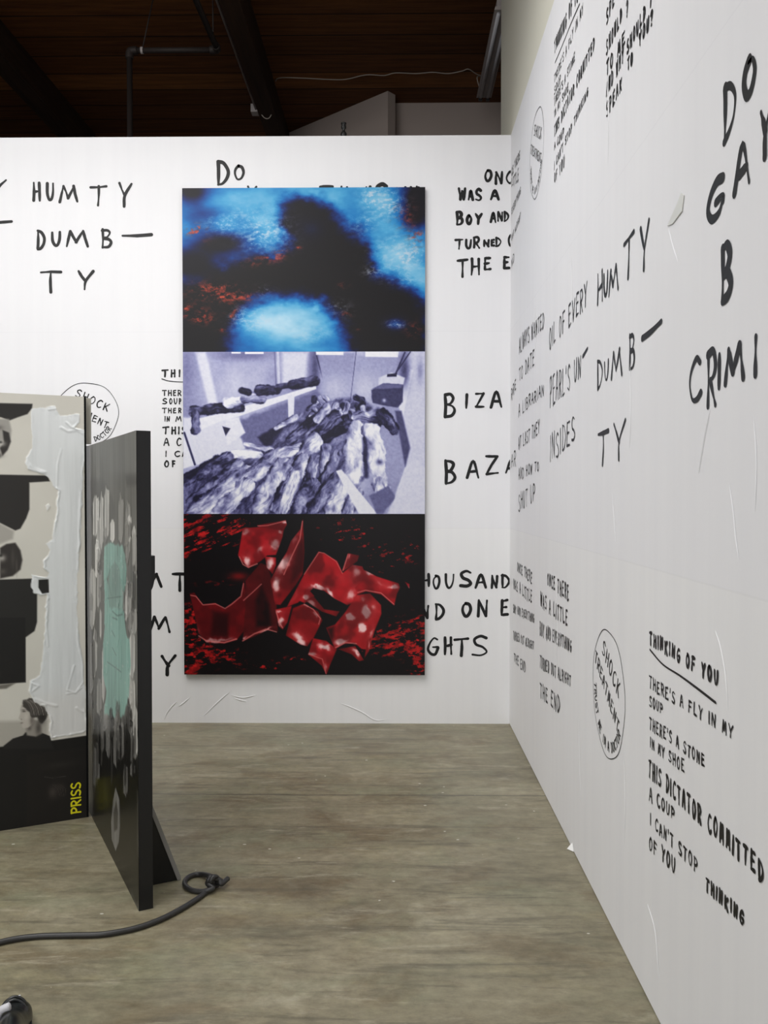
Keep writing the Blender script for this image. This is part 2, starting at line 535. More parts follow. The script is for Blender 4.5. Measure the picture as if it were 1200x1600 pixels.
back_text('black handwriting BIZARRE BAZAAR running into the corner', [
 ('B',692,713,614,653,5/S),('I',724,734,614,640),('Z',741,758,613,638,4/S),('A',765,786,610,638),
 ('B',693,713,718,757,5/S),('A',728,750,719,749),('Z',757,780,711,743,4.2/S),('A',789,809,718,740,4/S)], 4.4/S, clip=XR-0.0005)
back_text('black handwriting THOUSAND AND ONE NIGHTS beside the lower artwork', [
 ('T',634,652,896,917),('H',656,673,895,918),('O',675,689,898,921,4/S),('U',694,711,896,920,4/S),('S',716,739,890,919,5/S),('A',741,761,896,920),('N',766,779,898,920,4/S),('D',782,797,897,920,4/S),
 ('A',640,657,944,967),('N',656,672,945,968),('D',678,695,942,969),('O',720,738,940,965,5/S),('N',744,764,936,965),('E',781,796,936,963,4.6/S),
 ('N',630,646,996,1024),('I',650,660,997,1024),('G',666,687,995,1025),('H',692,708,994,1024),('T',708,734,996,1027,4.8/S),('S',735,764,991,1027,4.8/S)], 4.5/S, clip=XR-0.0005)
back_text('black handwriting HUMTY DUMB- TY partly behind the black panel', [
 ('H',170,185,893,920),('U',192,207,893,920),('M',218,254,895,919),('T',268,294,894,924,4.8/S),('Y',300,322,894,926),
 ('D',180,196,960,990),('U',204,220,962,990),('M',232,268,962,990),('B',290,306,960,990),('T',200,225,1022,1056),('Y',250,277,1022,1057,6/S)], W)
tt = []
def row(word, xs, y0, y1, w):
    for ch, (a, b) in zip(word, xs): tt.append((ch, a, b, y0, y1, w))
row('THINK', [(252,264),(266,275),(278,283),(286,295),(297,306)], 577, 590, 3.2/S)
row('THERE', [(253,261),(262,269),(270,276),(277,284),(286,292)], 609, 619, 2.1/S)
row('SOUP', [(253,262),(264,270),(271,278),(279,284)], 622, 632, 2.1/S)
row('THERE', [(253,261),(262,269),(270,276),(278,284),(286,292)], 637, 646, 2.0/S)
row('INM', [(256,260),(260,266),(274,284)], 650, 659, 1.9/S)
row('THIS', [(253,265),(267,276),(277,282),(283,292)], 666, 679, 3.0/S)
row('AC', [(255,265),(275,284)], 684, 697, 2.3/S)
row('ICA', [(256,263),(272,282),(284,292)], 704, 714, 2.1/S)
row('OF', [(256,265),(268,275)], 719, 731, 3.0/S)
back_text('black handwriting THINKING OF YOU cut off by the artwork', tt, 0.01, vary=0.15, extra=[([(253,592),(262,595),(275,596.5),(290,597)], 1.6/S)])
# circle of SHOCK TREATMENT on the back wall
def circle_text(mapper, c, r, w_line, parent, label, m):
    ink = Ink(mapper)
    pts = []
    for k in range(49):
        a = 2*math.pi*k/48 + 1.2
        rr = r*(1+0.015*math.sin(3*a)+0.012*math.sin(7*a+1))
        pts.append((c[0]+rr*math.cos(a), c[1]+rr*math.sin(a)))
    ink.stroke(pts, w_line, 0.1)
    def arc(word, x0, y0, dx, dy, h, ang, w):
        for i, ch in enumerate(word):
            x = c[0]+(x0+dx*i)*r; y = c[1]+(y0+dy*i)*r
            ink.letter(ch, x-h*r*.36, x+h*r*.36, y-h*r*.5, y+h*r*.5, w, 0.2, ang)
    arc('SHOCK', -.26, .66, .22, -.11, .27, -.38, 0.008)
    arc('TREATMENT', -.78, .42, .172, -.095, .23, -.38, 0.0075)
    for i, ch in enumerate('TRUST ME IM A DOCTOR'):
        if ch == ' ': continue
        a = math.radians(184+i*7.5)
        x, y = c[0]+r*.83*math.cos(a), c[1]+r*.83*math.sin(a)
        ink.letter(ch, x-.055*r, x+.055*r, y-.085*r, y+.085*r, 0.006, 0.2, a+math.pi/2)
    return ink.build('lettering', M[m], parent, label)
circle_text(back_map, back_uv(136, 647), 0.196, 0.0045, wall_back, 'thin black circle reading SHOCK TREATMENT above the grey panel', 'ink')

# ---- right wall
def line_layout(ink, text, a, b, w, vary=0.25, squeeze=0.78):
    """a, b = (x, y_top, y_bottom) of the first and last letters' outer edges in the photograph"""
    ta, ba = right_uv(a[0], a[1]), right_uv(a[0], a[2])
    tb, bb = right_uv(b[0], b[1]), right_uv(b[0], b[2])
    n = sum(0.75 if c == ' ' else (0.5 if c in "I'" else 1.0) for c in text)
    L = tb[0]-ta[0]
    u = 0.0
    for c in text:
        adv = 0.75 if c == ' ' else (0.5 if c in "I'" else 1.0)
        if c != ' ':
            f = (u+adv/2)/n
            x0 = ta[0]+L*(u+adv*(1-squeeze)/2)/n
            x1 = ta[0]+L*(u+adv*(1+squeeze)/2)/n
            zt = ta[1]+(tb[1]-ta[1])*f; zb = ba[1]+(bb[1]-ba[1])*f
            h = zt-zb
            dz = random.uniform(-.07, .07)*h
            ink.letter(c, x0, x1, zb+dz, zt+dz, w*0.84, vary, random.uniform(-.07, .07))
        u += adv
def big(ink, ch, x0, x1, y0, y1, w, vary=0.4, below=False):
    if below: t = right_uv(x0, y0); b = right_uv(x1, y1)
    else: t = right_uv(x1, y0); b = right_uv(x0, y1)
    L = right_uv(x0, (y0+y1)/2)[0]; R = right_uv(x1, (y0+y1)/2)[0]
    ink.letter(ch, L, R, b[1], t[1], w, vary)

ink = Ink(right_map)
for a in [('D',1129,1152,108,230,.021),('O',1160,1184,72,166,.021),('G',1103,1135,262,359,.02),('A',1146,1175,206,312,.019),('Y',1187,1208,150,258,.017),
          ('B',1126,1146,369,482,.022),
          ('C',1076,1098,551,633,.019),('R',1104,1122,540,642,.018),('I',1120,1129,548,612,.016),('M',1131,1166,528,607,.019),('I',1176,1187,519,593,.017),('N',1206,1240,488,580,.018),('A',1252,1285,470,575,.018),('L',1295,1325,450,560,.018)]:
    big(ink, *a)
ink.build('lettering', M['ink_soft'], wall_right, 'large black brush handwriting DO GAY BI CRIMI at the right edge')

ink = Ink(right_map)
for a in [('H',933,943,418,480,.016),('U',943,951,419,468,.015),('M',951,967,407,467,.016),('T',974,992,358,446,.017),('Y',1000,1016,339,432,.016),
          ('D',933,942,556,612,.015),('U',944,952,559,598,.014),('M',955,973,539,596,.016),('B',983,993,515,581,.016),
          ('T',934,952,668,730,.016),('Y',959,979,653,724,.016)]:
    big(ink, *a, vary=0.3)
ink.stroke([right_uv(1004, 529), right_uv(1018, 518), right_uv(1034, 502)], .021, .15)
ink.build('lettering', M['ink_soft'], wall_right, 'black handwriting HUMTY DUMB- TY in the middle of the right wall')

def right_block(label, lines, m='ink', extra=None):
    ink = Ink(right_map)
    for l in lines: line_layout(ink, *l)
    if extra:
        for pts, w in extra: ink.stroke([right_uv(*p) for p in pts], w, 0.15)
    return ink.build('lettering', M[m], wall_right, label)

right_block("black handwriting OIL OF EVERY PEARL'S UN- INSIDES", [
 ('OIL OF EVERY', (858, 514, 548), (919, 437, 476), .0125), ("PEARL'S UN", (859, 586, 637), (909, 556, 591), .0125, .25),
 ('INSIDES', (859, 682, 725), (900, 647, 688), .0125)], 'ink', [([(911, 557), (914, 552), (918.5, 544)], .017)])
right_block('black handwriting ALWAYS WANTED TO DATE A LIBRARIAN', [
 ('ALWAYS WANTED', (811, 526, 553), (851, 487, 513), .0125), ('TO DATE', (811, 576, 596), (836, 544, 572), .0125),
 ('A LIBRARIAN', (810, 630, 652), (851, 598, 617), .0125), ('AT LAST THEY', (810, 684, 705), (844, 654, 677), .0125),
 ('AND HOW TO', (810, 732, 752), (843, 719, 735), .0125), ('SHUT UP', (810, 772, 800), (837, 752, 782), .0125)])
right_block('black handwriting RRE and AAR ending the corner words', [('RRE', (798.5, 608, 628), (807, 590, 607), .013), ('AR', (798.5, 712, 731), (807, 699, 727), .013)])
right_block('black handwriting of a story running down into the upper corner', [
 ('CE THERE', (799.5, 262, 276), (813, 234, 248), .012), ('LITTLE', (799.5, 279, 292), (811, 262, 284), .012),
 ('EVERYTHING', (799.5, 326, 337), (814, 290, 302), .010), ('OUT ALRIGHT', (799.5, 368, 378), (814, 330, 341), .010), ('ND', (799, 408, 420), (804, 392, 408), .010)])
right_block('black handwriting THINKING OF YOU high on the right wall', [
 ('THINKING OF YOU', (866, 66, 87), (908, -40, -10), .0135), ("THERE'S A FLY IN MY", (866, 119, 132), (912, 3, 21), .008),
 ('SOUP', (866, 137, 150), (877, 113, 127), .008), ("THERE'S A STONE", (866, 154, 168), (899, 80, 95), .008),
 ('IN MY SHOE', (866, 173, 185), (889, 127, 141), .0085), ('THIS DICTATOR COMMITTED', (866, 198, 217), (930, 54, 75), .0125),
 ('A COUP', (866, 224, 236), (882, 197, 213), .009), ("I CAN'T STOP THINKING", (866, 252, 267), (920, 133, 148), .0105),
 ('OF YOU', (866, 273, 288), (883, 240, 262), .0105)], 'ink', [([(867.5, 98), (880, 68), (892, 38), (906, 6)], .008)])
right_block('black handwriting WHY SHOULD I SPEAK TO YOU? at the top of the right wall', [
 ('SPEAK', (947, 20, 46), (972, -50, -25), .0125), ('SHOULD', (947, 64, 91), (973, 8, 32), .0125), ('?', (978, 2, 34), (983, -6, 22), .012),
 ('TO ME', (947, 97, 122), (978, 45, 68), .0125), ('AND WHY SHOULD', (947, 129, 154), (1010, 4, 28), .012), ('I', (1014, -6, 18), (1021, -20, 4), .012),
 ('SPEAK', (947, 163, 190), (973, 116, 138), .0125), ('TO', (980, 94, 114), (990, 77, 100), .0125), ('YOU?', (998, 53, 76), (1022, 10, 36), .013)])
right_block('small black handwriting ONCE THERE WAS A LITTLE BOY nearest the corner', [
 ('ONCE THERE', (808, 877, 892), (832, 893, 913), .0135), ('WAS A LITTLE', (802.5, 904, 921), (832, 923, 945), .0135),
 ('BOY AND EVERYTHING', (802, 944, 958), (835.5, 959, 974), .012), ('TURNED OUT ALRIGHT', (802, 985, 1000), (835, 1003, 1017), .0115),
 ('THE END', (803, 1019, 1034), (822, 1035, 1054), .0135)])
right_block('larger black handwriting ONCE THERE WAS A LITTLE BOY left of the circle', [
 ('ONCE THERE', (855, 894, 914), (890, 914, 942), .014), ('WAS A LITTLE', (844.5, 924, 948), (888, 955, 982), .014),
 ('BOY AND EVERYTHING', (843.5, 970, 993), (894, 1000, 1021), .0125), ('TURNED OUT ALRIGHT', (843.5, 1024, 1045), (893, 1055, 1074), .0115),
 ('THE END', (843.5, 1066, 1090), (876, 1088, 1117), .014)])
right_block('black handwriting THINKING OF YOU low on the right wall', [
 ('THINKING OF YOU', (1014, 983, 1006), (1125, 1048, 1076), .0125), ("THERE'S A FLY IN MY", (1014, 1055, 1076), (1148, 1133, 1156), .0075),
 ('SOUP', (1014.5, 1084, 1104), (1037, 1099, 1116), .0075), ("THERE'S A STONE", (1014.5, 1118, 1140), (1103, 1180, 1201), .0075),
 ('IN MY SHOE', (1015.5, 1151, 1169), (1071, 1188, 1210), .0075), ('THIS DICTATOR COMMITTED', (1013, 1183, 1213), (1196, 1346, 1383), .0115),
 ('A COUP', (1014, 1225, 1250), (1056, 1266, 1287), .0085), ("I CAN'T STOP", (1015.5, 1269, 1290), (1092, 1342, 1368), .0085),
 ('THINKING', (1102, 1368, 1393), (1165, 1424, 1450), .0105), ('OF YOU', (1014, 1305, 1328), (1057, 1338, 1367), .0095)],
 'ink', [([(1016, 1015), (1036, 1038), (1062, 1055), (1088, 1074), (1119, 1098)], .0075)])
cu = right_uv(950, 1085); circle_text(right_map, (cu[0], right_uv(950, 1083)[1]), 0.212, 0.004, wall_right, 'thin black circle reading SHOCK TREATMENT low on the right wall', 'ink')
cu = right_uv(838.5, 240); circle_text(right_map, (cu[0], cu[1]), 0.212, 0.004, wall_right, 'thin black circle reading SHOCK TREATMENT high on the right wall', 'ink')

# raised paper creases
def crease(mapper3, uvf, px, w, parent):
    P = smooth_path([(*uvf(*p), 0) for p in px], 6)
    bm = bmesh.new()
    n = len(P)
    rows = []
    for i, p in enumerate(P):
        a = P[max(0, i-1)]; b = P[min(n-1, i+1)]
        t = Vector((b.x-a.x, b.y-a.y)).normalized(); nn = Vector((-t.y, t.x))
        k = math.sin(math.pi*min(1, max(0, i/(n-1))))**0.5*w+0.0004
        rows.append([bm.verts.new(mapper3((p.x+nn.x*k*s, p.y+nn.y*k*s), h*min(1, k/w))) for s, h in ((-1, 0), (-.45, .7), (0, 1), (.45, .7), (1, 0))])
    for A, B in zip(rows[:-1], rows[1:]):
        for j in range(4): bm.faces.new((A[j], A[j+1], B[j+1], B[j]))
    return bm
def b3(p, h): return (p[0], YB-0.0006-h*0.003, p[1])
def r3(p, h): return (XR-0.0006-h*0.0022, -p[0], p[1])
for px in [[(256,1126),(262,1112),(272,1100),(276,1096)],[(279,1104),(288,1097),(295,1091)],[(318,1119),(334,1103),(348,1090),(359,1081)],[(366,1091),(376,1094),(386,1096)],
           [(532,1099),(546,1104),(566,1113),(586,1125),(604,1124)],[(360,1086),(380,1090),(400,1086)]]:
    o = from_bm('paper_crease', crease(b3, back_uv, px, .0045, None), M['paper'], wall_back, True)
for px in [[(1118,985),(1126,1010),(1134,1055),(1138,1110)],[(1140,755),(1146,800),(1150,840),(1155,875)],[(957,770),(960,810),(963,850)],[(1045,356),(1052,385),(1060,410)],[(1012,1412),(1024,1455),(1030,1530)],
           [(870,900),(871,980),(870,1060)],[(905,1120),(906,1180),(908,1260)],[(985,560),(986,640),(984,700)],[(975,1180),(977,1240),(976,1320)],[(1178,650),(1182,720),(1180,800)],
           [(893,400),(894,450),(893,520)],[(836,470),(837,520),(836,560)],[(1110,640),(1100,690),(1092,740)],[(948,100),(951,180),(950,260)]]:
    from_bm('paper_crease', crease(r3, right_uv, px, .0028, None), M['paper'], wall_right, True)

# tape and paper scrap
bm = bmesh.new()
pts = [right_uv(*p) for p in ((1044,353),(1060,317),(1066,301),(1070,305),(1067,330),(1052,350))]
f = [bm.verts.new((XR-0.0015, -p[0], p[1])) for p in pts]; g = [bm.verts.new((XR-0.003, -p[0], p[1])) for p in pts]
bm.faces.new(f); bm.faces.new(g)
for i in range(len(f)): bm.faces.new((f[i], f[(i+1) % len(f)], g[(i+1) % len(f)], g[i]))
tag(from_bm('adhesive_tape', bm, M['tape']), 'yellowed strip of clear tape stuck on the right wall left of the big G', 'tape')
bm = bmesh.new()
p = at_z(893, 1327)
a = [(XR-0.0005, p.y+.03, .002), (XR-0.022, p.y, .002), (XR-0.0005, p.y-.03, .002), (XR-0.001, p.y-.004, .03)]
vv = [bm.verts.new(q) for q in a]
for f in ((0,1,2),(0,1,3),(1,2,3),(0,2,3)): bm.faces.new([vv[i] for i in f])
tag(from_bm('paper_scrap', bm, M['scrap']), 'small white folded paper scrap at the foot of the right wall', 'paper scrap')

# ------------------------------------------------------------------ painting toolkit: colour fields on fine meshes
def vnoise(x, y, seed):
    xi, yi = np.floor(x).astype(int), np.floor(y).astype(int)
    xf, yf = x-xi, y-yi
    u, v = xf*xf*(3-2*xf), yf*yf*(3-2*yf)
    def h(a, b):
        n = (a*374761393 + b*668265263 + seed*1442695041) & 0xffffffff
        n = ((n ^ (n >> 13))*1274126177) & 0xffffffff
        return ((n ^ (n >> 16)) & 0xffff)/65535.0
    return (h(xi, yi)*(1-u)+h(xi+1, yi)*u)*(1-v)+(h(xi, yi+1)*(1-u)+h(xi+1, yi+1)*u)*v
def fbm(x, y, seed=0, octv=5, gain=0.55):
    s, a, t = 0, 1.0, 0
    for o in range(octv):
        s = s+a*vnoise(x*2**o+o*17.3, y*2**o+o*9.1, seed+o); t += a; a *= gain
    return s/t
def sstep(a, b, x):
    t = np.clip((x-a)/(b-a), 0, 1); return t*t*(3-2*t)
class Canvas:
    def __init__(s, X, Y, base):
        s.X, s.Y = X, Y
        s.C = np.zeros(X.shape+(3,))+np.array(base, float)
    def put(s, mask, colour):
        c = np.asarray(colour, float)
        s.C = s.C*(1-mask[..., None])+c*mask[..., None]
    def sd(s, pts):
        X, Y = s.X, s.Y
        d = np.full(X.shape, 1e9); ins = np.zeros(X.shape, bool)
        n = len(pts)
        for i in range(n):
            ax, ay = pts[i]; bx, by = pts[(i+1) % n]
            ex, ey = bx-ax, by-ay
            t = np.clip(((X-ax)*ex+(Y-ay)*ey)/(ex*ex+ey*ey+1e-12), 0, 1)
            d = np.minimum(d, np.hypot(X-ax-ex*t, Y-ay-ey*t))
            if ay != by:
                c = ((ay > Y) != (by > Y)) & (X < (bx-ax)*(Y-ay)/(by-ay)+ax)
                ins ^= c
        return np.where(ins, d, -d)
    def poly(s, pts, colour, soft=2.0, alpha=1.0, wob=0.0, wsc=30.0, seed=5):
        d = s.sd(pts)
        if wob: d = d+(fbm(s.X/wsc, s.Y/wsc, seed, 4)-.5)*2*wob
        m = sstep(-soft, soft, d)*alpha
        s.put(m, colour); return d
    def blob(s, cx, cy, rx, ry, colour, alpha=1.0, rot=0.0, power=1.0):
        c, sn = math.cos(rot), math.sin(rot)
        dx, dy = s.X-cx, s.Y-cy
        u = (dx*c+dy*sn)/rx; v = (-dx*sn+dy*c)/ry
        m = np.exp(-(u*u+v*v)**power)*alpha
        s.put(m, colour); return m
    def line(s, pts, r, colour, alpha=1.0, soft=None, r1=None):
        best = np.zeros(s.X.shape)
        n = len(pts)-1
        for i in range(n):
            ax, ay = pts[i]; bx, by = pts[i+1]
            ex, ey = bx-ax, by-ay
            t = np.clip(((s.X-ax)*ex+(s.Y-ay)*ey)/(ex*ex+ey*ey+1e-12), 0, 1)
            rr = r if r1 is None else r+(r1-r)*(i+t)/n
            sf = soft if soft else 0.5*r
            best = np.maximum(best, sstep(sf, -sf, np.hypot(s.X-ax-ex*t, s.Y-ay-ey*t)-rr))
        s.put(best*alpha, colour); return best
    def bundle(s, a, b, r0, r1, tone, seed, fold=1.0):
        """soft roll of crumpled cloth: tone across its width, folds along it"""
        ax, ay = a; bx, by = b
        ex, ey = bx-ax, by-ay; L = math.hypot(ex, ey)
        t = ((s.X-ax)*ex+(s.Y-ay)*ey)/(L*L)
        tc = np.clip(t, 0, 1)
        side = ((s.X-ax)*(-ey)+(s.Y-ay)*ex)/L
        dist = np.hypot(s.X-ax-ex*tc, s.Y-ay-ey*tc)
        rr = r0+(r1-r0)*tc
        wob = (fbm(s.X/44, s.Y/44, seed, 4)-.5)*1.0*rr
        m = sstep(4, -4, dist-rr+wob)
        k = np.clip(side/rr, -1, 1)
        wp = (fbm(s.X/70, s.Y/70, seed+9, 3)-.5)*90
        f = fbm((side+wp)/20, (t*L+side*1.2)/46, seed+3, 4, .5)
        f2 = 1-np.abs(2*fbm((side+wp*.7)/13, (t*L-side)/60, seed+7, 3, .5)-1)
        bl = fbm(s.X/50, s.Y/50, seed+5, 4)
        g = tone+0.16*(-k)+((f-.5)*.7+(f2-.7)*.45)*fold+(bl-.5)*.85-0.26*sstep(.6, 1, np.abs(k))
        s.C = s.C*(1-m[..., None])+np.clip(g, 0.03, 1)[..., None]*m[..., None]
def grade(v, stops):
    xs = [p for p, _ in stops]
    return np.stack([np.interp(v, xs, [c[k] for _, c in stops]) for k in range(3)], -1)

def grid_mesh(name, pos, colour_srgb, material, parent, disp=None, normal=None):
    """pos: (H,W,3) vertex positions, colour_srgb: (H,W,3) 0..255"""
    Hh, Ww = pos.shape[:2]
    if disp is not None: pos = pos+disp[..., None]*np.array(normal)
    me = bpy.data.meshes.new(name)
    i = np.arange(Hh*Ww).reshape(Hh, Ww)
    quads = np.stack([i[:-1, :-1], i[:-1, 1:], i[1:, 1:], i[1:, :-1]], -1).reshape(-1, 4)
    me.vertices.add(Hh*Ww); me.vertices.foreach_set('co', pos.reshape(-1).astype(np.float32))
    nq = len(quads)
    me.loops.add(nq*4); me.loops.foreach_set('vertex_index', quads.reshape(-1).astype(np.int32))
    me.polygons.add(nq)
    me.polygons.foreach_set('loop_start', (np.arange(nq)*4).astype(np.int32))
    me.polygons.foreach_set('loop_total', np.full(nq, 4, np.int32))
    me.polygons.foreach_set('use_smooth', np.ones(nq, bool))
    me.update(calc_edges=True)
    ca = me.color_attributes.new('print', 'FLOAT_COLOR', 'POINT')
    rgb = lin(np.clip(colour_srgb, 0, 255))
    buf = np.concatenate([rgb, np.ones(rgb.shape[:2]+(1,))], -1).reshape(-1).astype(np.float32)
    ca.data.foreach_set('color', buf)
    me.validate()
    return link(name, me, material, parent)

# ------------------------------------------------------------------ the tall three-part print
ART_T = 0.03
YA = YB-ART_T
def art_xz(x, y):
    q = at_y(x, y, YA); return q.x, q.z
ax0, az1 = art_xz(286, 294); ax1, az0 = art_xz(664, 1055)
ax0 = (art_xz(285, 294)[0]+art_xz(287.5, 1055)[0])/2; ax1 = (art_xz(664.5, 294)[0]+art_xz(663.5, 1055)[0])/2
j1 = art_xz(475, 549.5)[1]; j2 = art_xz(475, 803)[1]
art = empty('wall_artwork', ((ax0+ax1)/2, YB, az0))
tag(art, 'tall unframed panel of three stacked prints, blue, grey and red, on the back wall', 'artwork')
bm = bmesh.new(); add_box(bm, (ax0-art.location.x, -ART_T+0.001, 0), (ax1-art.location.x, -0.002, az1-az0), 0.001)
from_bm('backing_panel', bm, M['black'], art)
M['print'] = vcol_mat('satin_print', 0.42, 0.25)

def print_grid(zlo, zhi, W_=400, H_=270):
    u = np.linspace(0, 1, W_); v = np.linspace(0, 1, H_)
    U, V = np.meshgrid(u, v)          # V: 0 top, 1 bottom
    pos = np.stack([ax0+(ax1-ax0)*U-art.location.x, np.full(U.shape, -ART_T), (zhi-az0)+(zlo-zhi)*V], -1)
    return U, V, pos

# --- blue cloud print
U, V, pos = print_grid(j1, az1)
X, Y = 42+1113*U, 42+748*V
cv = Canvas(X, Y, (0, 0, 0))
warp = (fbm(X/150, Y/150, 3, 4)-.5)*90
dark = cv.sd([(520,130),(580,95),(700,140),(760,220),(890,300),(930,450),(1090,500),(1170,600),(1170,830),(850,830),(790,660),(690,545),(560,525),(450,520),(370,530),(290,610),(210,830),(20,830),(20,490),(150,430),(330,370),(480,345),(540,300),(500,210)])+warp*.5
I = 0.60+0.0*X
def g(cx, cy, rx, ry, a, rot=0):
    c, s_ = math.cos(rot), math.sin(rot)
    dx, dy = X-cx, Y-cy
    return a*np.exp(-(((dx*c+dy*s_)/rx)**2+((-dx*s_+dy*c)/ry)**2))
I = I+g(380,110,170,80,.22)+g(420,240,130,80,.12)+g(230,210,90,50,.12)+g(650,90,120,60,.10)
I = I-g(90,60,80,60,.65)-g(230,290,110,50,.52)-g(90,390,130,70,.48)-g(110,170,110,40,.22)-g(200,400,120,60,.22)
I = I+g(220,380,70,40,.15)+g(240,420,40,30,.2)-g(860,250,60,80,.1)
I = I+g(1030,320,120,110,.22)+g(970,110,90,60,.18)+g(1120,440,70,90,.18)-g(1110,100,90,90,.62)-g(1160,60,80,60,.4)-g(1100,190,60,60,.3)
I = I+g(560,660,180,100,.34)+g(400,650,120,80,.15)-g(800,745,120,60,.15)-g(260,760,60,80,.1)
I = I+(fbm(X/170, Y/95, 8, 5)-.5)*.42-g(120,330,150,90,.12)+g(300,90,120,50,.08)
I = np.clip(I, 0.04, 1)
I = I*sstep(50, -70, dark+(fbm(X/46, Y/30, 12, 4)-.5)*60)
I = I+g(1020,665,50,28,.36)+g(560,230,120,90,.06)+g(640,230,50,40,.1)
base = grade(np.clip(I, 0, 1), [(0,(13,10,14)),(.10,(11,10,28)),(.22,(8,20,72)),(.38,(6,58,132)),(.56,(12,110,182)),(.74,(72,160,208)),(.9,(140,196,224)),(1,(180,214,232))])
fl = fbm(X/19+Y/60, Y/11, 21, 6, .72)
def mk(lst): return np.clip(sum(g(*a) for a in lst), 0, 1)
wm = mk([(420,250,110,75,.9),(230,210,80,40,.7),(350,170,120,60,.35),(1050,340,110,80,1),(980,120,80,60,.9),(870,210,60,40,.7),(920,85,60,40,.8),(400,650,70,50,.8),(300,640,60,60,.5),(640,710,120,40,.35),(1020,665,40,18,.9),(910,425,40,20,.6),(760,600,60,40,.4),(420,510,50,25,.4),(1060,470,90,30,.4)])
wm = np.clip(wm*(.25+.75*fbm(X/60, Y/40, 24, 3))*sstep(.40, .72, fl)*1.3, 0, .8)
base = base*(1-wm[..., None])+np.array((196,208,222))*wm[..., None]
rm = mk([(110,232,50,24,1.3),(60,240,40,12,.7),(155,285,30,14,.5),(450,360,55,22,1),(350,380,60,22,.6),(575,316,14,8,1),(160,510,90,40,1),(250,490,40,20,.6),(90,605,60,28,1.5),(140,640,50,22,1),(270,615,30,26,.9),(225,690,22,10,.8),(1060,170,50,60,.7),(1125,270,40,40,.9),(780,488,26,12,.6),(690,412,22,8,.5),(1100,690,40,35,.6),(795,620,24,12,.7),(850,685,14,8,.4),(250,540,120,35,.7),(340,540,30,15,.7),(500,335,40,20,.5)])
fr = fbm(X/24+Y/70, Y/15, 31, 6, .7)
rm = np.clip(rm*sstep(.42, .70, fr)*(.4+.9*fbm(X/50, Y/36, 33, 3)), 0, .85)
base = base*(1-rm[..., None])+grade(fl, [(.3,(110,32,24)),(.7,(226,84,56))])*rm[..., None]
grid_mesh('print_sheet', pos, base, M['print'], art)['label'] = 'blue and black cloud print'

# --- monochrome print: generic store-room view with heaped cloth bundles
U, V, pos = print_grid(j2, j1)
X, Y = 45+1107*U, 30+742*V
cv = Canvas(X, Y, (0.62,)*3)
cv.C = cv.C+((fbm(X/120, Y/160, 41, 4)-.5)*.35)[..., None]
cv.poly([(45,30),(120,30),(190,280),(100,330),(45,330)], (.66,)*3, 10)
cv.poly([(100,30),(150,30),(205,270),(165,280)], (.92,)*3, 10)
cv.blob(60,120,50,140, (.38,)*3, .6); cv.blob(60,300,60,80, (.5,)*3, .6)
cv.blob(300,180,140,100, (.86,)*3, .6); cv.blob(330,45,120,26, (.35,)*3, .7)
cv.line([(465,30),(472,190)], 3, (.45,)*3, .8); cv.line([(480,30),(485,190)], 6, (.85,)*3, .8)
cv.poly([(500,30),(620,30),(610,150),(500,180)], (.85,)*3, 14)
cv.blob(650,110,20,120, (.22,)*3, .8); cv.line([(655,40),(690,170)], 3, (.2,)*3, .9)
cv.poly([(670,45),(830,35),(815,250),(690,250)], (.6,)*3, 8); cv.blob(740,200,70,70, (.82,)*3, .7)
cv.line([(838,30),(812,250)], 2.5, (.3,)*3, .8)
cv.poly([(840,50),(1060,50),(1050,190),(900,280),(825,250)], (.64,)*3, 8); cv.blob(880,200,60,70, (.85,)*3, .7)
for q in ([(268,30),(310,30),(310,38),(268,38)],[(330,30),(415,30),(415,40),(330,40)],[(655,30),(780,30),(780,46),(655,44)],[(880,30),(1032,30),(1028,56),(880,54)]):
    cv.poly(q, (1.0,)*3, 2)
cv.poly([(1080,30),(1152,30),(1152,772),(980,772),(1065,560),(1060,420),(1025,300)], (.82,)*3, 6)
cv.blob(1130,120,16,60, (.5,)*3, .7); cv.poly([(1030,270),(1085,110),(1098,115),(1050,330)], (.93,)*3, 4)
cv.line([(1085,32),(950,230)], 3, (.15,)*3, .9); cv.line([(1060,35),(1010,150)], 4, (.2,)*3, .9); cv.blob(1060,120,24,80, (.18,)*3, .8)
cv.poly([(940,150),(1000,125),(1060,150),(1050,190),(940,185)], (.85,)*3, 4); cv.poly([(980,133),(1025,128),(1022,145),(978,146)], (.1,)*3, 2)
cv.poly([(905,205),(960,175),(1055,180),(1052,262),(1030,287),(912,266)], (.25,)*3, 4, wob=4); cv.poly([(912,200),(962,176),(1050,182),(1045,196),(960,200)], (.4,)*3, 4)
cv.blob(966,253,8,8, (.8,)*3)
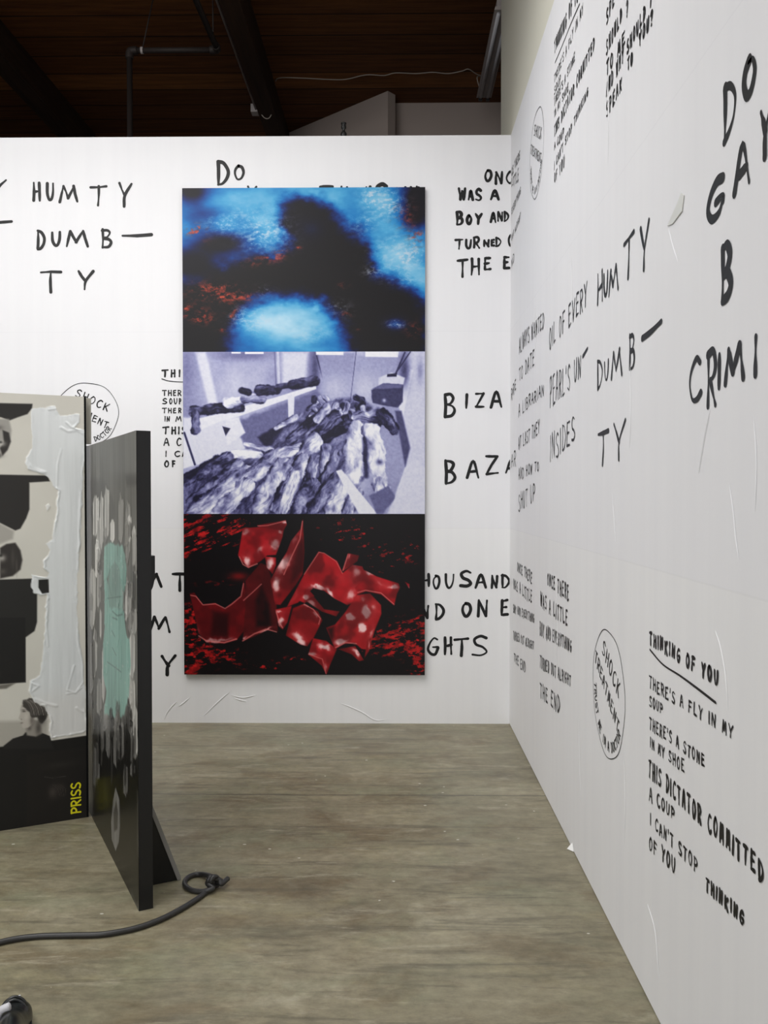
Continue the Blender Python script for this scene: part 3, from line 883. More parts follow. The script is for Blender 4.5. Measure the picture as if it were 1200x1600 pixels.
# low wall, bench and shade below it
cv.poly([(45,330),(300,330),(330,480),(240,520),(45,560)], (.88,)*3, 8, wob=8)
cv.poly([(300,345),(660,210),(720,260),(560,420),(340,480),(310,420)], (.42,)*3, 10, wob=10)
cv.poly([(380,420),(540,340),(600,340),(560,430),(430,475)], (.07,)*3, 10, wob=10)
cv.poly([(120,335),(470,238),(655,180),(655,200),(480,262),(300,325),(210,350),(130,385)], (.95,)*3, 3)
cv.poly([(525,232),(556,222),(552,345),(528,345)], (.9,)*3, 3); cv.poly([(240,340),(300,330),(330,400),(245,460)], (.93,)*3, 5)
cv.poly([(225,370),(262,380),(240,415)], (.1,)*3, 3)
cv.poly([(45,390),(95,545),(45,565)], (.93,)*3, 3); cv.line([(50,400),(98,545)], 5, (.12,)*3, .9)
for a, b, r0, r1, tn, sd in [((95,300),(305,280),26,24,.14,1),((100,310),(105,380),18,26,.18,2),((255,265),(330,245),24,20,.8,3),((330,240),(405,240),26,24,.6,4),((395,205),(475,205),26,22,.14,5),((480,190),(560,180),12,14,.12,6),((550,180),(650,160),22,26,.13,7),((315,205),(345,215),16,14,.12,9)]:
    cv.bundle(a, b, r0, r1, tn, 60+sd, .7)
cv.poly([(560,330),(690,240),(860,250),(960,300),(1000,420),(760,772),(45,772),(45,600),(250,490),(430,470)], (.34,)*3, 12, wob=14)
hp_ = sstep(-10, 10, cv.sd([(560,330),(690,240),(860,250),(960,300),(1000,420),(760,772),(45,772),(45,600),(250,490),(430,470)]))
hn = fbm((X+Y*.6)/26, (Y-X*.2)/40, 300, 5, .6)
cv.C = cv.C+((hn-.5)*.9*hp_)[..., None]
cv.poly([(960,280),(1035,290),(1060,560),(1000,640),(930,520)], (.62,)*3, 6, wob=5); cv.poly([(1015,300),(1045,300),(1085,470),(1062,560)], (.3,)*3, 6)
rr = random.Random(5)
for k in range(34):                                       # far end of the heap
    x = rr.uniform(590, 880); y = rr.uniform(238, 330)
    cv.bundle((x, y), (x+rr.uniform(-30, 30), y+rr.uniform(5, 30)), rr.uniform(9, 17), rr.uniform(8, 15), rr.choice((.1,.15,.25,.5,.7)), 100+k)
for k, (a, b, r0, r1, tn) in enumerate([
    ((740,320),(650,410),28,22,.2),((640,340),(540,430),28,22,.15),((790,370),(690,430),26,22,.12),((700,290),(660,340),22,22,.6),((560,330),(470,380),14,10,.7),
    ((450,480),(330,450),14,10,.8),((580,470),(480,500),30,28,.72),((640,450),(560,560),40,36,.66),((290,500),(390,500),24,20,.85),
    ((250,510),(50,620),28,30,.16),((300,540),(80,720),26,28,.4),((330,580),(110,760),36,44,.66),((450,520),(310,640),34,30,.62),((500,550),(380,760),40,44,.6),((340,640),(200,770),34,40,.75),
    ((600,530),(480,740),46,38,.48),((650,520),(600,720),30,36,.4),((700,470),(690,590),26,22,.62),((750,500),(690,640),26,34,.24),((560,600),(500,760),26,30,.74),((640,640),(560,770),36,44,.42),((740,620),(650,740),34,36,.26),((780,640),(720,770),34,40,.72),((840,680),(800,770),30,30,.7)]):
    cv.bundle(a, b, r0, r1, tn, 200+k*3)
cv.bundle((870,340),(960,330),40,34,.5,400); cv.bundle((960,320),(1010,390),30,26,.12,401); cv.blob(950,340,26,22,(.1,)*3,.7)
cv.bundle((840,390),(820,600),42,44,.86,402,.6); cv.bundle((910,390),(950,640),44,38,.84,403,.6); cv.line([(875,430),(885,600)], 10, (.12,)*3, .8, 8)
cv.blob(945,535,18,14,(.15,)*3,.8); cv.bundle((945,620),(945,690),24,26,.6,405)
cv.poly([(745,575),(770,568),(935,772),(850,772)], (.95,)*3, 4); cv.poly([(900,690),(985,640),(1020,700),(960,772),(930,772)], (.4,)*3, 6, wob=5)
cv.poly([(990,772),(1060,560),(1110,520),(1152,560),(1152,772)], (.85,)*3, 4)
gv = cv.C[..., 0]+(fbm(X/9, Y/9, 77, 3)-.5)*.10
base = grade(np.clip(gv, 0, 1), [(0,(20,18,38)),(.2,(44,42,78)),(.45,(108,108,154)),(.65,(160,162,200)),(.85,(212,213,230)),(1,(236,236,242))])
grid_mesh('print_sheet', pos, base, M['print'], art)['label'] = 'violet grey monochrome print of a room'

# --- red shards print
U, V, pos = print_grid(az0, j2)
X, Y = 48+1102*U, 26+734*V
cv = Canvas(X, Y, (13, 9, 12))
f1 = fbm((X+Y*.8)/38, (Y+X*.30)/14, 51, 5, .66); f2 = fbm((X+Y*.3)/30, (Y+X*.1)/13, 52, 5, .66)
def fleck(lst, f, lo, hi):
    m = np.clip(sum(g(*a) for a in lst), 0, 1)
    t = sstep(lo, hi, f-.22*(1-m))*np.clip(m*1.6, 0, 1)
    cv.C = cv.C*(1-t[..., None])+grade(fbm(X/20, Y/20, 9, 3), [(.2,(96,10,14)),(.7,(196,30,30))])*t[..., None]
fleck([(90,90,120,90,1),(200,110,120,80,.9),(260,70,100,50,.8),(60,190,60,60,.6)], f1, .50, .60)
fleck([(760,80,120,60,.55),(900,140,100,60,.5),(980,240,90,60,.7),(1100,200,60,60,.6),(760,130,80,40,.4)], f2, .52, .62)
fleck([(1040,580,110,70,1.2),(1120,560,60,60,1.2),(1120,720,50,60,1.3),(930,620,80,50,.8),(980,640,100,30,.7)], f2, .46, .56)
fleck([(70,520,50,90,1),(110,620,70,50,.7),(230,670,90,30,.9),(80,740,60,40,1.2),(150,690,100,30,.7),(430,720,120,22,.8),(560,690,80,16,.7),(200,340,90,40,.35)], f2, .47, .58)
RED, DEEP, DARK, PINK = (160,20,28), (104,12,18), (40,6,10), (240,178,178)
def shard(pts, col, hl=(), edge=(), inner=()):
    d = cv.sd(pts); m = sstep(-3, 3, d)
    tx = fbm(X/70, Y/70, 61, 3)
    c = np.array(col)*(0.72+0.55*tx)[..., None]
    cv.C = cv.C*(1-m[..., None])+c*m[..., None]
    for q, cc in inner:
        dm = sstep(-14, 14, cv.sd(q))*m; cv.put(dm, cc)
    wx, wy = (fbm(X/50, Y/50, 71, 4)-.5)*48, (fbm(X/50, Y/50, 73, 4)-.5)*48
    for (cx, cy, rx, ry, a, ro) in hl:
        c_, s_ = math.cos(ro), math.sin(ro)
        dx, dy = X+wx-cx, Y+wy-cy
        k = a*np.exp(-(((dx*c_+dy*s_)/(rx*1.25))**2+((-dx*s_+dy*c_)/(ry*1.25))**2))
        cv.put(np.clip(k*.85, 0, 1)*m, (214,78,78)); cv.put(sstep(.36, .85, k)*m*.95, (252,214,214))
    dk = sstep(.56, .36, fbm(X/80, Y/80, 72, 3))*m*.45; cv.put(dk, (58,7,11))
    for e_, r_ in edge:
        e_ = [(q[0]+random.uniform(-3, 3), q[1]+random.uniform(-3, 3)) for q in e_]; cv.line(e_, r_*.8, (226,124,120), .75, 2)
cv.blob(300,310,40,18, (120,18,20), .9)
shard([(75,390),(95,385),(135,440),(190,432),(235,460),(270,430),(310,400),(322,330),(338,420),(322,560),(290,600),(230,618),(150,612),(115,570),(95,480)], DEEP,
      [(200,605,90,9,.8,0),(120,560,10,30,.5,-.4)], [([(78,395),(100,400),(135,442),(190,434),(235,460),(268,435),(312,402),(322,345)],2.5),([(118,585),(150,608),(230,614),(290,598)],3.5)], [([(180,470),(255,480),(250,590),(170,585)],DARK)])
shard([(330,330),(400,250),(432,262),(470,390),(478,560),(430,555),(370,585),(318,606),(330,440)], (78,12,16), [(310,600,30,7,.8,-.2),(420,556,40,6,.7,-.2)],
      [([(322,420),(360,385),(402,345)],2.2),([(315,604),(370,575),(425,553),(470,566)],3)], [([(375,420),(405,350),(440,440),(450,540),(380,540)],(22,5,8))])
shard([(320,92),(400,85),(505,100),(500,130),(470,212),(430,215),(400,240),(345,272),(315,240),(297,215)], RED, [(345,235,20,30,.8,.3),(340,105,24,14,.7,0),(470,165,24,22,.8,0),(410,190,14,28,.7,.5),(495,112,12,20,.8,0)],
      [([(300,222),(322,255),(345,270),(385,252)],3)])
shard([(385,78),(515,55),(520,75),(505,102),(400,88)], (130,18,24), [(510,68,14,12,.8,0)], [([(388,80),(430,76),(515,58)],2)])
shard([(583,95),(594,50),(600,200),(592,300),(560,350),(490,440),(466,438),(445,330),(470,280),(520,200),(540,150)], (120,16,22), [(505,250,26,50,.8,.5),(470,345,22,40,.9,.2),(550,150,16,24,.6,.4),(560,130,10,40,.5,.3)],
      [([(592,60),(578,140),(540,220),(505,300)],2.5)], [([(590,130),(602,220),(590,290),(540,340),(550,230)],(58,8,12))])
shard([(420,220),(470,225),(470,260),(455,300),(430,270)], RED, [(440,250,16,30,.9,.3)])
shard([(520,450),(600,300),(665,198),(690,205),(750,240),(775,295),(820,258),(865,265),(885,320),(820,430),(795,440),(740,412),(690,375),(640,362),(570,430)], RED,
      [(665,365,35,9,.9,.2),(720,385,34,12,.9,.7),(835,290,22,36,.7,.2),(815,400,14,36,.7,.4),(770,320,16,20,.3,0),(550,390,10,40,.4,.6)], [([(600,300),(665,200),(690,206),(748,240),(774,294)],2)])
shard([(772,288),(800,205),(850,215),(842,240),(800,272)], (126,18,24), [(800,230,8,26,.6,.3)], [([(776,285),(802,208)],2.5)])
shard([(870,280),(930,310),(1030,342),(1036,360),(1022,390),(1010,442),(950,392),(880,378),(845,392),(830,362),(870,320)], RED, [(900,300,26,14,.9,.3),(1000,352,30,12,.8,.2),(950,335,24,8,.5,.2)],
      [([(845,385),(880,372),(950,388),(1008,436)],2.5)])
shard([(1060,335),(1080,345),(1078,362)], RED, [(1072,350,8,8,.7,0)])
shard([(468,462),(542,445),(522,520),(500,552),(482,535)], RED, [(500,520,14,24,.9,.2),(490,470,20,10,.7,0)], [([(472,470),(488,525),(502,545)],3)])
shard([(570,418),(622,374),(645,400),(600,432)], RED, [(610,400,20,16,.9,-.5)])
shard([(605,420),(640,400),(690,460),(760,470),(745,492),(680,470)], (120,18,22), [(640,425,26,14,.8,.4)])
shard([(548,455),(600,435),(662,470),(682,510),(642,590),(612,628),(580,620),(515,580)], (136,18,24), [(580,600,30,20,.9,.5),(600,440,20,6,.7,0),(660,480,16,10,.7,.5)], [([(600,437),(640,460),(676,500),(668,530)],2.5)])
shard([(838,395),(900,388),(950,440),(952,480),(920,560),(895,645),(860,640),(830,612),(780,618),(740,642),(700,545),(740,530),(790,470)], (158,24,30),
      [(805,500,16,16,1.2,0),(880,470,26,30,1.1,.3),(858,542,14,22,1.1,0),(770,605,34,12,.9,-.2),(905,570,12,30,.6,.2),(860,410,20,14,.6,0),(930,450,14,22,.6,0)], [([(742,636),(790,612),(840,618)],3)], [([(700,545),(735,540),(730,620)],DARK)])
shard([(640,592),(700,605),(748,642),(722,702),(700,757),(680,718),(618,668)], RED, [(690,625,26,14,.9,.2),(640,665,24,10,.8,.2),(700,720,10,26,.6,0)], [([(620,668),(680,690),(700,752)],2)])
shard([(755,642),(832,628),(872,692),(850,697),(815,665)], (110,16,20), [(830,655,24,12,.8,.7)])
shard([(888,600),(905,590),(895,650),(875,680)], (130,20,24), [(895,620,6,20,.6,.2)])
grid_mesh('print_sheet', pos, cv.C, M['print'], art)['label'] = 'black print with glossy red shards'

# ------------------------------------------------------------------ standing painted panels
def turn_root(root, direction):
    """turn the thing's own axes along the board; the parts stay where they are"""
    a = math.atan2(direction.y, direction.x)
    root.rotation_euler = (0, 0, a)
    for o in root.children_recursive:
        if o.type == 'MESH': o.data.transform(Matrix.Rotation(-a, 4, 'Z'))

# panel with grey portraits (left)
A1 = at_z(135.5, 1277); A0e = at_z(0, 1298.5)
dA = Vector((A0e.x-A1.x, A0e.y-A1.y, 0)).normalized()        # leftwards along the panel
nA = Vector((-dA.y, dA.x, 0))
if nA.y > 0: nA = -nA                                        # towards the viewer
LA = 1.15; TA = 0.03
HA = on_plane(134, 620, A1, nA).z
rootA = empty('painted_panel', (A1.x, A1.y, 0))
tag(rootA, 'tall board panel with grey portraits, white paint and yellow PRISS, standing at the left edge', 'panel')
def A_uv(x, y):
    q = on_plane(x, y, A1, nA); return ((q-A1).dot(dA)*1000, q.z*1000)     # millimetres: leftwards, up
bm = bmesh.new()
o2 = lambda v: (v.x, v.y)
back = -nA*TA
add_prism(bm, [o2(-nA*0.001), o2(dA*LA-nA*0.001), o2(dA*LA+back), o2(back)], 0.0, HA-0.001)
from_bm('board', bm, M['black'], rootA)
bm = bmesh.new()
bo = back*1.15
e1 = on_plane(142.5, 660, A1+bo, nA)-A1
ext = -(e1-bo).dot(dA)
add_prism(bm, [o2(bo+dA*0.03), o2(bo-dA*ext), o2(bo-dA*ext-nA*0.02), o2(bo+dA*0.03-nA*0.02)], 1.650, HA-0.002)
from_bm('edge_batten', bm, M['board_edge'], rootA)
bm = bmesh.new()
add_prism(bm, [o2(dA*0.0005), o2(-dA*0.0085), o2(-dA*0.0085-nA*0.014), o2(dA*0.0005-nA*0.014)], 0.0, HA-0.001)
from_bm('gap_shade_strip', bm, M['gap_shade_black'], rootA)  # black strip added to imitate the shaded gap between the two panels
NW, NH = 330, 600
u = np.linspace(0, LA, NW); v = np.linspace(0, HA, NH)
UU, VV = np.meshgrid(u, v)
pos = np.stack([dA.x*UU, dA.y*UU, VV], -1)
cv = Canvas(UU*1000, VV*1000, (212, 209, 199))
Pp = lambda lst: [A_uv(*p) for p in lst]
mm = 1000.0
cv.C = cv.C+((fbm(UU*3, VV*2.2, 15, 4)-.5)*26)[..., None]
def bl(x, y, rx, ry, col, a=1.0, rot=0.0, p=1.0):
    c = A_uv(x, y); return cv.blob(c[0], c[1], rx, ry, col, a, rot, p)
BK = (44, 42, 40)
# photographs printed sideways
cv.poly(Pp([(-330,560),(-330,1330),(-200,1330),(-200,560)]), (150,148,140), 40)
cv.poly(Pp([(-80,628),(51,631),(50,638),(43,647),(28,652),(15,657),(2,652),(-80,650)]), BK, 3)
cv.poly(Pp([(-70,652),(14,655),(18,672),(16,690),(10,705),(0,716),(-70,720)]), (160,157,150), 6)
cv.poly(Pp([(4,672),(14,676),(17,690),(12,703),(4,712),(0,700),(6,690)]), (52,49,46), 4)
bl(2,693,16,11,(210,208,200),.8); bl(1,691,7,5,(40,38,36),.9); bl(-2,668,18,10,(70,67,62),.5); bl(-4,712,20,9,(60,57,54),.6)
cv.poly(Pp([(-80,740),(74,743),(78,752),(46,754),(46,796),(41,810),(32,826),(24,829),(0,817),(-80,812)]), BK, 3)
cv.poly(Pp([(-80,815),(0,818),(22,830),(20,842),(0,850),(-80,860)]), (172,168,160), 8)
cv.poly(Pp([(0,856),(10,850),(24,848),(32,860),(35,875),(32,890),(20,900),(0,904)]), (54,50,47), 5)
bl(3,872,14,14,(196,192,184),.8); bl(1,868,7,6,(36,34,32),.95); bl(4,893,14,12,(92,88,82),.7); bl(20,872,7,40,(84,79,74),.6); bl(26,885,4,36,(110,104,98),.4)
cv.poly(Pp([(-80,908),(50,904),(58,922),(58,972),(54,986),(40,996),(40,1066),(0,1069),(-80,1072)]), (38,37,35), 3)
cv.poly(Pp([(60,905),(76,905),(77,928),(64,928),(59,918)]), (34,33,31), 3)
cv.poly(Pp([(-80,966),(40,965),(40,1066),(-80,1072)]), (28,27,26), 3)
cv.poly(Pp([(-80,1072),(0,1070),(25,1067),(10,1076),(-80,1082)]), (110,106,98), 5)
cv.poly(Pp([(-80,1128),(75,1126),(75,1168),(-80,1172)]), (164,160,150), 12, .8)
# dark foot of the board
cv.poly(Pp([(-900,1290),(-340,1192),(0,1167),(75,1158),(137,1149),(137,1300),(-900,1700)]), (25,24,23), 3)
# side-on bust
cv.poly(Pp([(6,1165),(20,1154),(36,1149),(40,1144),(60,1143),(78,1150),(84,1170),(4,1170)]), (33,32,31), 2.5)
cv.poly(Pp([(40,1130),(52,1124),(63,1128),(66,1146),(56,1151),(42,1149),(40,1140)]), (150,145,136), 5)
bl(60,1138,12,30,(70,66,62),.8); bl(46,1138,8,10,(88,83,78),.8)
cv.poly(Pp([(33,1102),(38,1097),(50,1100),(54,1118),(52,1130),(44,1137),(37,1138),(34,1135),(34.5,1131),(32.5,1129),(33.5,1126),(29,1122.5),(32,1114),(31.5,1108)]), (188,182,172), 3)
bl(50,1126,10,24,(96,90,84),.75); bl(41,1120,8,14,(206,200,190),.6)
cv.poly(Pp([(34,1105),(37,1095),(46,1091),(56,1091),(66,1095),(73,1104),(75,1115),(71,1126),(65,1131),(61,1128),(58,1121),(50,1122),(46,1112),(40,1107)]), (62,58,54), 4, .95, 6, 20)
bl(66,1120,16,26,(34,32,30),.8)
for k in range(8):
    cv.line(Pp([(39+k*2.6,1095-k*.3),(44+k*3.2,1099),(48+k*3.5,1107),(50+k*3.6,1117)]), 1.6, (176,170,161) if k % 2 else (120,115,108), .65, 2.0)
bl(37.5,1111.5,7,3,(52,48,45),.9); bl(36.5,1109,8,2,(60,56,52),.7); bl(34,1129.5,5,2.0,(78,66,60),.85); bl(33.5,1124,3,3,(110,102,95),.6)
# ghost bust in the dark foot
cv.poly(Pp([(42,1180),(136,1166),(136,1280),(42,1292)]), (31,28,26), 6, .7)
bl(88,1236,26,36,(56,50,47),.5); bl(82,1238,16,24,(80,72,67),.6); bl(96,1230,16,20,(46,41,38),.7); bl(95,1195,70,14,(50,47,44),.5)
for k in range(4): cv.line(Pp([(82+k*4,1226),(90+k*4,1232),(94+k*3,1244)]), 1.2, (84,77,71), .4, 1.2)
cv.line(Pp([(70,1214),(84,1216),(102,1213)]), 1.0, (104,100,95), .5, 1.2)
# thick white paint
WP = [(51,641),(66,638),(86,634),(93,650),(106,649),(122,648),(124,660),(118,668),(131,673),(133.5,676),(133.5,700),(131,760),(127,800),(126,850),(123,868),(121,905),(121,960),(124,1005),(131,1032),(132,1050),(134,1100),(137,1142),(128,1148),(108,1150),(80,1154),(77,1120),(72,1104),(54,1098),(50,1090),(45,1080),(47,1064),(64,1055),(67,1025),(70,975),(69,945),(72,930),(64,931),(53,927),(49,918),(52,905),(50,899),(74,902),(78,895),(70,888),(68,876),(76,868),(78,860),(70,850),(82,842),(86,815),(88,768),(82,760),(78,748),(72,742),(56,738),(46,733),(40,724),(42,715),(51,700),(49,684)]
dW = cv.sd(Pp(WP))+(fbm(UU*26, VV*26, 90, 4)-.5)*18+(fbm(UU*9, VV*9, 91, 3)-.5)*16
hole = cv.sd(Pp([(60,906),(76,905),(77,926),(66,928),(60,918)]))
mW = sstep(-2.5, 2.5, dW)*sstep(2.5, -2.5, hole)
streak = fbm(UU*45, VV*2.2, 93, 4)
cW = np.array((222,225,225))+((streak-.5)*16)[..., None]
lowm = sstep(1000*0.50, 1000*0.62, VV*1000)[..., None]
cW = cW*lowm+np.array((222,222,219))*(1-lowm)
cv.C = cv.C*(1-mW[..., None])+cW*mW[..., None]
cv.poly(Pp([(134,1149),(137,1149),(137,640),(134,620)]), (182,178,166), 1, .0)
rel = mW*1.2+mW*(streak-.5)*2.0+mW*(fbm(UU*38, VV*34, 97, 4)-.5)*sstep(30, 5, dW)*3.0
rim = np.exp(-((dW-4)/3.2)**2)*sstep(.42, .72, fbm(UU*22, VV*9, 95, 4))*1.5
rel = rel+rim*2.2*mW
cl = Canvas(cv.X, cv.Y, (0, 0, 0))
for pts, r in [([(96,702),(90,725),(89,760),(88,800)],3),([(126,770),(123,830),(124,868),(121,890)],3.5),([(122,905),(124,950),(121,1000),(127,1030)],3),([(96,668),(106,674),(120,672),(130,677)],5),([(104,660),(112,668),(122,668)],4),([(116,1040),(105,1078),(118,1083),(130,1066)],3),([(104,1084),(118,1082),(128,1074)],2.5),([(55,1092),(70,1099),(88,1103)],5),([(42,722),(52,732),(70,738)],5),([(76,640),(90,638)],3),([(76,935),(73,980),(75,1010)],3),([(120,1106),(128,1112)],5),([(110,1148),(133,1143)],4),([(47,1066),(60,1072),(50,1080)],4)]:
    cl.line(Pp(pts), r, (1, 1, 1), 1.0, r)
rel = rel+cl.C[..., 0]*2.0*mW*(.3+1.2*fbm(UU*30, VV*24, 98, 3))
dr = cv.sd(Pp([(72,790),(76,787),(79,791),(74,799)])); rel = rel+sstep(-2, 2, dr)*2; cv.put(sstep(-2, 2, dr), (226,226,222))
M['panelA'] = vcol_mat('printed_painted_surface', 0.42, 0.35)
tag(grid_mesh('painted_face', pos, cv.C, M['panelA'], rootA, rel/1000.0, (nA.x, nA.y, 0)), label='grey portrait prints under thick white paint')
# yellow word reading upwards
def A_map(p, l=0.0): return (dA.x*(-p[0])+nA.x*(0.0022+l), dA.y*(-p[0])+nA.y*(0.0022+l), p[1])
ink = Ink(A_map)
lo = A_uv(111.5, 1273); hi = A_uv(125.5, 1221)
ux0, ux1 = -lo[0]/1000, -hi[0]/1000; vz0, vz1 = lo[1]/1000+.002, hi[1]/1000
word = 'PRISS'; wts = [1, 1, .45, 1, 1]; tot = sum(wts); zc = vz0
for ch, wt in zip(word, wts):
    hlen = (vz1-vz0)*wt/tot
    for st in G[ch]:
        pts = []
        for a, b in st:
            if ch == 'I': a = .5
            pts.append((ux1-(ux1-ux0)*b, zc+hlen*(.1+.8*a)))
        ink.stroke(pts, 0.0085, 0.05)
    zc += hlen
ink.build('lettering', M['yellow'], rootA, 'yellow capital letters PRISS reading upwards')

turn_root(rootA, dA)

# black-edged panel with green paint (right)
B0 = at_z(217, 1424); Bf = at_z(139.5, 1268)
B1 = at_z(145, 1279)
dB = Vector((B1.x-B0.x, B1.y-B0.y, 0)).normalized()
nB = Vector((-dB.y, dB.x, 0))
if nB.x > 0: nB = -nB                                         # painted side faces left
e2 = at_z(240.5, 1420)
TB = (Vector((e2.x, e2.y, 0))-Vector((B0.x, B0.y, 0))).dot(-nB)
TB = 0.048
HB = on_plane(217, 671, B0, nB).z
LB = 1.10
rootB = empty('painted_panel', (B0.x, B0.y, 0))
tag(rootB, 'thick black-edged panel smeared with grey and pale green paint, standing left of the tall artwork', 'panel')
bm = bmesh.new()
add_prism(bm, [o2(-nB*0.001), o2(dB*LB-nB*0.001), o2(dB*LB-nB*TB), o2(-nB*TB)], 0.0, HB-0.0005)
from_bm('panel_body', bm, M['black'], rootB)
def B_uv(x, y):
    q = on_plane(x, y, B0, nB); return ((q-B0).dot(dB)*1000, q.z*1000)
NW, NH = 240, 620
u = np.linspace(0, LB, NW); v = np.linspace(0, HB, NH)
UU, VV = np.meshgrid(u, v)
pos = np.stack([dB.x*UU, dB.y*UU, VV], -1)
cv = Canvas(UU*1000, VV*1000, (100, 99, 93))
PB = lambda lst: [B_uv(*p) for p in lst]
st = fbm(UU*34, VV*1.6, 110, 5); st2 = fbm(UU*22, VV*3.5, 111, 5)
cv.C = cv.C+((st-.5)*44)[..., None]+((fbm(UU*3, VV*3, 112, 3)-.5)*24)[..., None]
cv.poly(PB([(139,748),(150,748),(166,756),(180,790),(178,830),(150,830),(140,800)]), (72,70,66), 20, .7, 18, 60)
cv.poly(PB([(196,742),(217,740),(217,758),(198,760)]), (64,62,58), 14, .75)
# dark lower half
cv.poly(PB([(139,1115),(160,1128),(180,1135),(217,1090),(217,1424),(139,1290)]), (24,23,21), 30, .97, 50, 55, 8)
relB = np.zeros_like(UU)
def smear(x0, x1, y0, y1, col, seed, alpha=.9):
    """one palette-knife smear: ragged vertical strip of paint"""
    global relB
    d = cv.sd(PB([((x0*.7+x1*.3), y0), (x1, y0+(y1-y0)*.12), (x1, y1-(y1-y0)*.2), ((x0+x1)/2, y1), (x0, y1-(y1-y0)*.1), (x0, y0+(y1-y0)*.2)]))
    d = d+(fbm(UU*40, VV*9, seed, 4)-.5)*30
    s2 = fbm(UU*60, VV*3.0, seed+5, 4)
    m = sstep(-4, 6, d)*np.clip(alpha*(.45+s2*1.1), 0, 1)
    cc = np.array(col)*(0.80+0.4*s2)[..., None]
    cv.C = cv.C*(1-m[..., None])+cc*m[..., None]
    relB += m*(.6+np.exp(-((d-5)/5)**2)*1.4)
LG = (222,220,213)
rs = random.Random(3)
for a in [(146,153,772,842),(152,156,778,815),(157,162,768,860),(163,171,758,845),(172,180,812,850),(186,194,774,850),(197,204,782,880),(200,206,805,850),(207,213,818,890),(149,155,840,905),(140,150,884,985),(155,160,890,920),(156,160,950,1000),(195,207,905,965),(205,216,950,992),(208,216,830,900),(146,152,980,1060),(203,212,985,1060),(140,146,1000,1090),(200,206,1050,1110),(152,160,1060,1120),(208,216,1100,1190),(205,212,1060,1130),(150,156,855,890),(160,165,1000,1100)]:
    smear(*a, LG if rs.random() < .7 else (165,163,157), int(rs.random()*900)+130, .85)
for k in range(34):
    x = rs.uniform(140, 210); y = rs.uniform(800, 1110); w = rs.uniform(2.5, 7); h = rs.uniform(25, 90)
    smear(x, x+w, y, y+h, rs.choice([(196,194,188),(128,126,120),(58,56,53),(226,224,218)]), 300+k*7, .55)
# pale green figure-like column
GR = (150,200,186)
for pts, al in (([(163,852),(172,848),(182,850),(192,852),(196,866),(198,890),(197,915),(194,925),(190,905),(188,890),(180,880),(172,890),(168,905),(172,960),(172,990),(163,975),(164,930),(162,900)],.9),
                ([(166,960),(172,950),(186,950),(194,955),(198,990),(203,1000),(205,1040),(202,1090),(194,1118),(190,1124),(186,1112),(180,1122),(172,1118),(163,1115),(166,1080),(161,1055),(162,1000)],.95),
                ([(170,895),(178,872),(188,880),(193,930),(192,962),(170,962),(167,930)],.7)):
    d = cv.sd(PB(pts))+(fbm(UU*30, VV*8, 140, 4)-.5)*24
    m = sstep(-5, 8, d)*al
    cc = np.array(GR)*(0.86+.26*st2)[..., None]
    cv.C = cv.C*(1-m[..., None])+cc*m[..., None]; relB += m*.8
c = B_uv(180, 905); cv.blob(c[0], c[1], 70, 60, (112,142,134), .7); cv.blob(c[0]-10, c[1]-10, 40, 34, (134,160,150), .6)
for pts, r in [([(172,880),(170,910),(174,930)],3),([(176,955),(184,962),(192,960)],3),([(176,965),(184,968)],3),([(175,985),(180,995)],3),([(176,1012),(182,1024)],3),([(168,935),(190,932)],2.5),([(168,1034),(190,1050)],2.5),([(188,960),(187,1050)],2),([(184,852),(184,866)],6),([(182,1040),(178,1090)],2.5)]:
    cv.line(PB(pts), r, (92,112,106), .6, r)
cv.poly(PB([(120,690),(138.6,690),(139.2,1290),(120,1290)]), (20,20,19), 3)  # shade of the joint between the panels, painted along the far edge
# pale smears over the dark foot
for a in [(165,172,1120,1180),(178,186,1122,1200),(186,194,1128,1190),(193,200,1195,1245),(203,212,1190,1215),(150,156,1190,1220),(168,173,1150,1185),(204,211,1140,1195),(146,150,1165,1230),(158,163,1130,1175)]:
    smear(*a, (134,132,128), int(rs.random()*900)+500, .75)
for k in range(26):
    x = rs.uniform(141, 212); y = rs.uniform(1090, 1190); h = rs.uniform(25, 70)
    smear(x, x+rs.uniform(2, 6), y, y+h, rs.choice([(26,25,24),(30,29,27),(120,118,113),(88,86,82)]), 700+k*5, .7)
c = B_uv(165, 1240); cv.blob(c[0], c[1], 60, 60, (84,84,48), .55, 0, 1)
dl = cv.sd(PB([(181,1230),(187,1250),(188,1290),(186,1316),(181,1330),(175,1312),(174,1285),(177,1250)]))
m = sstep(-4, 4, dl); cv.put(m*(.55+.4*st2), (172,170,166)); relB += m
dl = cv.sd(PB([(182,1250),(185,1270),(184,1295),(179,1300),(178,1270)])); cv.put(sstep(-6, 6, dl)*.8, (64,62,59))
for k in range(60):
    p = B_uv(rs.uniform(141, 215), rs.uniform(860, 1180)); cv.blob(p[0], p[1], rs.uniform(3, 6), rs.uniform(3, 7), (222,221,216), .8)
cv.C = cv.C*(0.70+.3*st)[..., None]
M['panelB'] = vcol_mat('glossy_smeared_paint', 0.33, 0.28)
tag(grid_mesh('painted_face', pos, cv.C, M['panelB'], rootB, (relB*.9+.3)/1000.0, (nB.x, nB.y, 0)), label='grey and pale green smeared paint face')
